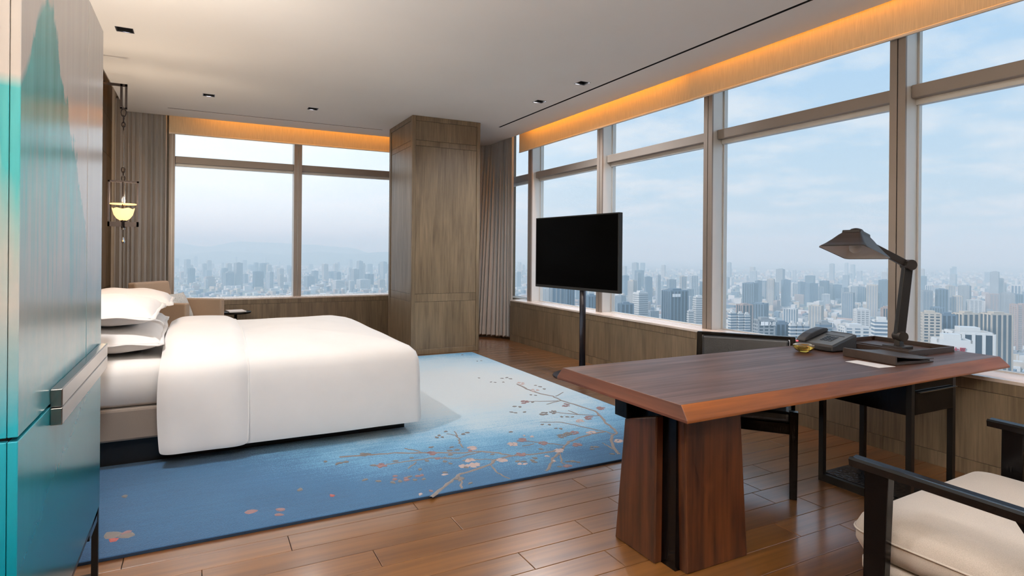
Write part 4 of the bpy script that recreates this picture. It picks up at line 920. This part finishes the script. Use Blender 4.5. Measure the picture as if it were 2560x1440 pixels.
# ================================================================== PAINTED CABINET
KX0, KX1, KY0, KY1, KZ0, KZ1 = -0.98, -0.375, 1.77, 3.08, 0.30, 2.33
cab = thing('bar_cabinet', 'tall glossy cabinet painted with teal mountains over silver, on thin legs', 'cabinet', (-0.68, 2.42, 0.0))
obj('carcass', B(KX0, KX1-0.021, KY0+0.021, KY1, KZ0, KZ1), 'black', cab, world=True)
zs = 0.952
d1 = obj('door', B(KX1-0.02, KX1, KY0, 2.700, zs+0.005, KZ1), 'lacquer', cab, world=True, bevel=0.0015, seg=1)
obj('door', B(KX1-0.02, KX1, 2.710, KY1, zs+0.005, KZ1), 'lacquer', cab, world=True, bevel=0.0015, seg=1)
obj('drop_front', B(KX1-0.02, KX1, KY0, KY1, KZ0, zs-0.005), 'lacquer', cab, world=True, bevel=0.0015, seg=1)
obj('side_panel', B(KX0, KX1-0.0215, KY0, KY0+0.02, zs+0.005, KZ1), 'lacquer', cab, world=True, bevel=0.0015, seg=1)
obj('side_panel', B(KX1-0.055, KX1-0.0215, KY0, KY0+0.02, KZ0, zs-0.005), 'lacquer', cab, world=True, bevel=0.0015, seg=1)
obj('side_panel', B(KX0, KX1-0.059, KY0, KY0+0.02, KZ0, zs-0.005), 'lacquer', cab, world=True, bevel=0.0015, seg=1)
h1 = obj('handle', B(KX1+0.0002, KX1+0.030, 2.10, 3.03, zs-0.004, zs+0.048), 'steel', cab, world=True, bevel=0.003)
obj('handle_groove', B(KX1+0.0295, KX1+0.031, 2.13, 2.72, zs+0.018, zs+0.022), 'black', h1)
obj('handle_recess', B(KX1+0.0290, KX1+0.0312, 2.80, 3.02, zs-0.0, zs+0.036), 'pot_dark', h1)
h2 = obj('handle', B(KX1+0.0002, KX1+0.030, 2.10, 3.03, zs-0.056, zs-0.006), 'steel', cab, world=True, bevel=0.003)
obj('handle_groove', B(KX1+0.0295, KX1+0.031, 2.13, 3.0, zs-0.024, zs-0.021), 'black', h2)
for a in (KX0, KX1-0.024):
    for b_ in (KY0+0.01, KY1-0.034): obj('leg', B(a, a+0.024, b_, b_+0.024, 0.0, KZ0), 'blackmetal', cab, world=True)
for a in (KX0, KX1-0.022): obj('bottom_rail', B(a, a+0.02, KY0+0.034, KY1-0.034, KZ0-0.022, KZ0), 'blackmetal', cab, world=True)
obj('corner_bracket', G().prism([(KY1-0.034, KZ0), (KY1-0.034, KZ0-0.05), (KY1-0.24, KZ0-0.05), (KY1-0.24, KZ0-0.022)], 'x', KX1-0.022, KX1-0.002), 'hammered', cab, world=True)
obj('floor_rail', B(KX0+0.024, KX1-0.024, KY1-0.034, KY1-0.012, 0.0, 0.02), 'blackmetal', cab, world=True)

# ================================================================== CITY
GZ = -175.0
def city_mats():
    r_ = {}
    for n, q in dict(white=(0.66, 0.66, 0.65), cream=(0.55, 0.48, 0.40), pink=(0.46, 0.34, 0.29), grey=(0.30, 0.32, 0.34), blue=(0.14, 0.20, 0.27), dark=(0.04, 0.06, 0.085), glass=(0.06, 0.09, 0.12)).items():
        r_[n] = plain('city_'+n, q, 0.7 if n not in ('glass', 'dark') else 0.35, var=0.12, scale=0.02)
    return r_
CM = city_mats(); MT.update({'c_'+k: v for k, v in CM.items()})
def ground_mat():
    mt, t, b = new_mat('city_ground')
    ge = N(t, 'ShaderNodeNewGeometry'); n1 = N(t, 'ShaderNodeTexVoronoi'); n1.inputs['Scale'].default_value = 0.02; t.links.new(ge.outputs['Position'], n1.inputs['Vector'])
    n2 = N(t, 'ShaderNodeTexNoise'); n2.inputs['Scale'].default_value = 0.003; n2.inputs['Detail'].default_value = 6; t.links.new(ge.outputs['Position'], n2.inputs['Vector'])
    c1 = ramp(t, n2.outputs[0], [(0.4, srgb(58, 72, 58)), (0.6, srgb(120, 116, 110))]); c2 = mix(t, 0.3, c1, n1.outputs['Color'])
    hs_ = N(t, 'ShaderNodeHueSaturation'); hs_.inputs['Saturation'].default_value = 0.35; t.links.new(c2, hs_.inputs['Color'])
    t.links.new(hs_.outputs[0], b.inputs['Base Color']); b.inputs['Roughness'].default_value = 0.95; return mt
MT['ground'] = ground_mat()
struct('ground', G().add([(-12000, -6000, GZ), (26000, -6000, GZ), (26000, 26000, GZ), (-12000, 26000, GZ)], [(0, 1, 2, 3)]), 'ground')
crd = random.Random(21); OCC = []
def free(x, y_, r): return all((x-a)**2+(y_-b_)**2 > (r+q)**2 for a, b_, q in OCC)
def tower(name, w, d, h, body, bands, style, floor_h=3.6, roof=True, label=None, group=None, loc=(0, 0), rz=0.0):
    # body with floor bands or piers standing proud of the glass, and a plant room on the roof
    g = B(-w/2, w/2, -d/2, d/2, 0, h)
    o = obj(name, g, 'c_'+body); o.location = (loc[0], loc[1], GZ); o.rotation_euler = (0, 0, rz)
    if loc != (0, 0): OCC.append((loc[0], loc[1], math.hypot(w, d)/2+1.5))
    e = max(0.5, w*0.018); g = G()
    if style in ('bands', 'grid'):
        n = int(h/floor_h)
        for i in range(n):
            z = (i+0.6)*floor_h
            g.add([(sx*(w/2+e), sy*(d/2+e), zz_) for zz_ in (z, z+floor_h*0.42) for sx, sy in ((-1, -1), (1, -1), (1, 1), (-1, 1))], [(0, 1, 5, 4), (1, 2, 6, 5), (2, 3, 7, 6), (3, 0, 4, 7), (4, 5, 6, 7), (3, 2, 1, 0)])
    if style in ('piers', 'grid'):
        n = max(3, int(w/(6.0 if style == 'piers' else 8.0)))
        for i in range(n+1):
            x_ = -w/2+w*i/n
            for sy in (-1, 1): g.box(x_-w/n*0.16, x_+w/n*0.16, sy*d/2-e*1.1, sy*d/2+e*1.1, 0, h+1)
        n2 = max(3, int(d/(6.0 if style == 'piers' else 8.0)))
        for i in range(n2+1):
            y_ = -d/2+d*i/n2
            for sx in (-1, 1): g.box(sx*w/2-e*1.1, sx*w/2+e*1.1, y_-d/n2*0.16, y_+d/n2*0.16, 0, h+1)
    if g.f: obj('facade_bands', g, 'c_'+bands, o)
    if roof:
        g = B(-w*0.28, w*0.22, -d*0.3, d*0.25, h, h+max(3, h*0.04)).box(-w/2, w/2, -d/2, -d/2+1, h, h+1.8).box(-w/2, w/2, d/2-1, d/2, h, h+1.8).box(-w/2, -w/2+1, -d/2, d/2, h, h+1.8).box(w/2-1, w/2, -d/2, d/2, h, h+1.8)
        obj('roof_house', g, 'c_'+bands, o)
    return tag(o, label, 'building', group)
def hero(name, u0, u1, vt, dep, body, bands, style, label, yaw=0.5, dr=0.7, group=None, fh=3.6):
    dep = min(dep, (CAM_H-GZ-38)*F_PX/max(1, vt-CY+8)); uc = (u0+u1)/2; p = far_point(uc, vt, dep); wt = (u1-u0)*dep/F_PX; az = math.atan2(FW.y+RT.y*(uc-CX)/F_PX, FW.x+RT.x*(uc-CX)/F_PX)
    w = wt/(math.cos(yaw)+dr*math.sin(yaw)); q = p+Vector((math.cos(az), math.sin(az), 0))*w*0.5
    return tower(name, w, w*dr, p.z-GZ, body, bands, style, fh, True, label, group, (q.x, q.y), az-PI/2+yaw)
H = [(1546,1583,762,900,'dark','blue','piers','low dark office block beside the television',0.35),
 (1583,1620,734,1000,'grey','white','bands','slim tower with one pale and one dark side beside the television',0.75),
 (1656,1719,729,1000,'dark','blue','piers','broad blue glass office tower with a pale flank',0.62),
 (1733,1762,745,980,'grey','white','bands','white banded tower half hidden by the mullion',0.5),
 (1718,1734,780,960,'grey','white','bands','short white apartment block at the foot of the blue tower',0.5),
 (1374,1412,715,950,'blue','grey','piers','teal glass tower seen under the television',0.3),
 (1412,1436,720,940,'dark','blue','piers','dark tower seen under the television by its stand',0.4),
 (1466,1492,742,900,'dark','blue','piers','dark slab block seen under the television by the mullion',0.3),
 (1843,1880,764,1050,'dark','pink','piers','brown tower with a dark flank behind balcony blocks',0.7),
 (1821,1841,784,800,'blue','white','bands','first of three balcony apartment blocks above the desk chair',0.6),
 (1843,1858,786,800,'blue','white','bands','second of three balcony apartment blocks above the desk chair',0.6),
 (1859,1874,788,800,'blue','white','bands','third of three balcony apartment blocks above the desk chair',0.6),
 (1885,1934,804,640,'glass','grey','grid','blue block with white roof sign above the desk chair',0.45),
 (1935,1973,812,660,'dark','blue','piers','dark blue flat-topped block beside the telephone',0.3),
 (1973,1989,812,640,'blue','white','bands','first white balcony tower behind the telephone',0.5),
 (1989,2005,815,640,'blue','white','bands','second white balcony tower behind the telephone',0.5),
 (2006,2023,816,640,'blue','white','bands','third white balcony tower behind the telephone',0.5),
 (2040,2078,812,620,'blue','grey','bands','grey-green rounded office block behind the telephone',0.5),
 (2100,2170,822,600,'blue','white','grid','low glass-roofed block between telephone and lamp',0.4),
 (2137,2171,776,1000,'grey','white','grid','white gridded office block under the lamp shade',0.35),
 (2204,2224,772,900,'dark','pink','piers','brown ribbed tower touching the mullion by the lamp',0.4),
 (2182,2226,806,560,'blue','white','bands','white framed open block beside the lamp arm',0.3),
 (2303,2329,728,1500,'blue','grey','grid','tall blue gridded tower just past the lamp mullion',0.45),
 (2342,2367,725,1500,'dark','blue','piers','tall dark blue tower with a flat top past the lamp',0.5),
 (2367,2386,716,2100,'grey','cream','piers','pale cream tower behind the dark blue tower',0.5),
 (2302,2347,786,720,'dark','cream','grid','cream gridded office block past the lamp mullion',0.35),
 (2346,2386,790,740,'dark','blue','piers','dark ribbed block with a cream corner past the lamp',0.5),
 (2388,2441,787,760,'dark','cream','piers','pair of brown ribbed blocks above the desk end',0.75),
 (2458,2522,788,780,'dark','cream','piers','large slate-blue tower with cream ribs above the desk end',0.7),
 (2369,2472,838,420,'dark','white','piers','dark glass hall in a white square frame above the desk end',0.35),
 (2334,2421,858,370,'white','white','none','white low block with red lettering above the desk end',0.3),
 (2470,2504,737,1900,'grey','pink','grid','pinkish apartment tower beyond the slate-blue tower',0.4),
 (2516,2552,737,2000,'dark','blue','piers','dark square tower far beyond the desk end',0.4),
 (2420,2452,752,1500,'grey','white','grid','pale grey block between the ribbed blocks',0.4),
 (2535,2600,765,1100,'grey','pink','grid','pinkish tower at the edge of the last window bay',0.4),
 (578,588,686,4025,'white','white','bands','slender white tower in the end window',0.5),
 (513,520,700,4025,'grey','white','piers','narrow pale pair of towers in the end window',0.4),
 (620,634,662,6300,'blue','blue','piers','blocky tower topping the skyline in the end window',0.5),
 (640,668,668,6300,'blue','grey','piers','wide block on the skyline in the end window by the mullion',0.5),
 (816,850,680,4025,'blue','blue','piers','wide dark block in the end window beside the pillar',0.5),
 (832,862,702,2975,'grey','white','bands','apartment slab in the end window beside the pillar',0.5),
 (872,886,703,2800,'grey','white','piers','narrow apartment tower in the end window beside the pillar',0.5),
 (892,925,700,2975,'grey','white','piers','broad apartment tower in the end window beside the pillar',0.5),
 (945,962,700,2800,'grey','cream','piers','cream apartment tower in the end window close to the pillar',0.5)]
HB = [hero('office_tower' if q[4] in ('dark', 'glass') else 'apartment_tower', *q[:6], q[6], q[7], q[8]) for q in H]
# the long row of mid-distance towers behind the park
for i, (a, b_, v) in enumerate([(1889,1904,703),(1906,1927,705),(1931,1947,706),(1955,1975,701),(1976,1993,709),(1996,2012,706),(2014,2043,710),(2044,2058,718),(2059,2080,713),(2082,2103,713),(2104,2120,721),(2121,2138,717),(2140,2160,718),(2163,2181,718),(2184,2222,720),
   (1556,1572,690),(1590,1603,684),(1612,1630,694),(1640,1652,688),(1668,1690,700),(1700,1716,692),(1724,1745,690)]):
    hero('apartment_tower', a, b_, v, crd.uniform(2000, 2500), crd.choice(['grey', 'blue', 'blue']), crd.choice(['grey', 'white', 'cream', 'blue']), 'piers',
         'hazy apartment tower in the row along the park', crd.uniform(0.4, 0.8), group='towers in the row along the park')
def sign(parent, loc, size, txt, mat, boxes, extr=0.4):
    cu_ = bpy.data.curves.new('sign_lettering', 'FONT'); cu_.body = txt; cu_.size = size; cu_.extrude = extr; cu_.materials.append(MT[mat])
    tmp = bpy.data.objects.new('tmp_text', cu_); COL.objects.link(tmp); bpy.context.view_layer.update(); me = bpy.data.meshes.new_from_object(tmp.evaluated_get(bpy.context.evaluated_depsgraph_get())); bpy.data.objects.remove(tmp)
    o = bpy.data.objects.new('sign_lettering', me); COL.objects.link(o); o.parent = parent; o.location = loc; o.rotation_euler = (PI/2, 0, 0); return o
def blocks(parent, x_, y_, z_, sz, n):                      # sign characters too far away to read
    for i in range(n): obj('sign_block', B(x_+i*sz*1.18, x_+i*sz*1.18+sz, y_-0.4, y_+0.4, z_, z_+sz*1.1), 'sign_white', parent)
MT['sign_red'] = plain('red_letters', (0.45, 0.03, 0.05), 0.6); MT['sign_white'] = plain('white_letters', (0.95, 0.95, 0.95), 0.5)
for hb in HB:
    bb = hb.dimensions
    if 'red lettering' in hb['label']: sign(hb, (-bb.x/2+0.6, -bb.y/2-0.7, bb.z-5.6), 3.6, '新华大厦', 'sign_red', 2)
    if 'white roof sign' in hb['label']: sign(hb, (-bb.x/2+2, -bb.y/2-1.2, bb.z-4.0), 4.2, '　　大厦', 'sign_white', 2); blocks(hb, -bb.x/2+2.2, -bb.y/2-1.2, bb.z-4.2, 3.6, 2)
    if 'blue glass office' in hb['label']: blocks(hb, -bb.x/2+3, -bb.y/2-1.6, bb.z-9, 4.6, 3)
# countable towers scattered over the plain
PR = []
for i, (bd, bn, st, w, d, h) in enumerate([('grey','white','bands',26,18,60),('blue','white','piers',30,22,80),('grey','cream','piers',24,24,95),('blue','grey','piers',34,24,70),('grey','pink','bands',40,16,48),('dark','blue','piers',36,30,90),('white','white','bands',46,16,36),('grey','grey','grid',30,24,110)]):
    PR.append((bd, bn, st, w, d, h))
LB = ['white banded apartment tower standing in the hazy city', 'white ribbed blue tower standing in the hazy city', 'cream ribbed apartment tower standing in the hazy city', 'grey ribbed blue block standing in the hazy city', 'pinkish banded slab block standing in the hazy city', 'dark blue ribbed office tower standing in the hazy city', 'low white slab block standing in the hazy city', 'tall grey gridded tower standing in the hazy city']
proto = {}
def scatter(u0, u1, n, d0, d1, grp):
    for _ in range(n):
        u = crd.uniform(u0, u1); dep = d0*(d1/d0)**crd.random(); p = far_point(u, 640, dep); k = crd.randrange(8); bd, bn, st, w, d, h = PR[k]
        sc = crd.uniform(0.7, 1.15)
        if not free(p.x, p.y, math.hypot(w, d)/2*sc*1.05+1.5): continue
        OCC.append((p.x, p.y, math.hypot(w, d)/2*sc*1.05+1.5)); hz = crd.uniform(0.55, 1.1)*(0.75 if dep < 1500 else 1.0)
        if k not in proto:
            o = tower('city_tower', w, d, h, bd, bn, st, 3.6, True, LB[k], grp); proto[k] = o
        else:
            o = proto[k].copy(); COL.objects.link(o)
            for ch in proto[k].children:
                cc = ch.copy(); COL.objects.link(cc); cc.parent = o
        o['label'] = LB[k]; o['group'] = grp+', '+LB[k].split(' standing')[0]+'s'
        o.location = (p.x, p.y, GZ); o.scale = (sc, sc, hz); o.rotation_euler = (0, 0, 0.35+crd.choice([0, PI/2])+crd.uniform(-0.15, 0.15))
scatter(1270, 2640, 170, 1250, 5200, 'towers scattered over the city plain')
scatter(420, 985, 95, 2600, 6200, 'towers scattered over the city plain')
# uncountable low roofs between them
g = G()
for _ in range(8600):
    u = crd.uniform(1250, 2680) if crd.random() < 0.68 else crd.uniform(410, 1000); dep = 420*(6500/420)**(crd.random()**0.9); p = far_point(u, 640, dep)
    w, d, h = crd.uniform(10, 36), crd.uniform(9, 16), crd.uniform(6, 20)
    if not free(p.x, p.y, math.hypot(w, d)/2): continue
    a = 0.35+crd.choice([0, PI/2])+crd.uniform(-0.2, 0.2); ca, sa = math.cos(a), math.sin(a); g.cm = crd.choice([0, 0, 0, 1, 2, 2, 3, 4])
    g.add([(p.x+x_*w/2*ca-y_*d/2*sa, p.y+x_*w/2*sa+y_*d/2*ca, z_) for z_ in (GZ, GZ+h) for x_, y_ in ((-1, -1), (1, -1), (1, 1), (-1, 1))], [(4, 5, 6, 7), (0, 1, 5, 4), (1, 2, 6, 5), (2, 3, 7, 6), (3, 0, 4, 7)])
tag(obj('low_city_roofs', g, ['c_white', 'c_grey', 'c_cream', 'c_pink', 'c_blue']), 'mass of low pale houses covering the city plain', 'houses', kind='stuff')
# hills
MT['hill'] = plain('wooded_hill', (0.06, 0.10, 0.08), 0.9, var=0.3, scale=0.002)
def ridge(name, u0, u1, dep, hts, seed):
    rd_ = random.Random(seed); n = 120; rows = [[], [], []]
    for i in range(n+1):
        f = i/n; u = u0+(u1-u0)*f; k = f*(len(hts)-1); k0 = min(int(k), len(hts)-2); s_ = k-k0; s_ = s_*s_*(3-2*s_)
        v = hts[k0]*(1-s_)+hts[k0+1]*s_+rd_.uniform(-0.8, 0.8)
        for r_, (dd, vv) in zip(rows, ((dep, None), (dep*1.15, v), (dep*1.4, None))):
            p = far_point(u, vv if vv else 640, dd); r_.append((p.x, p.y, p.z if vv else GZ))
    return struct(name, G().grid(rows), 'hill', smooth=True)
ridge('hills', 250, 1130, 8600, [628, 612, 606, 616, 604, 607, 612, 618, 640, 645, 650], 4)
ridge('hills', 300, 1130, 7000, [640, 634, 636, 628, 632, 636, 630, 634, 630, 622, 640], 9)
# city haze: a real scattering volume outside the glass
hm = bpy.data.materials.new('city_haze'); hm.use_nodes = True; t = hm.node_tree; t.nodes.clear()
vs_ = N(t, 'ShaderNodeVolumeScatter'); vs_.inputs['Color'].default_value = (0.69, 0.90, 1.0, 1); vs_.inputs['Density'].default_value = 0.00033; vs_.inputs['Anisotropy'].default_value = 0.0
o_ = N(t, 'ShaderNodeOutputMaterial'); t.links.new(vs_.outputs[0], o_.inputs['Volume'])
poly = [(40, -4000), (16000, -4000), (16000, 16000), (-5000, 16000), (-5000, 40), (40, 40)]
hz_ = obj('outside_haze', G().prism(poly, 'z', GZ-20, 230), hm); tag(hz_, 'pale blue haze hanging over the distant city', 'haze', kind='stuff')
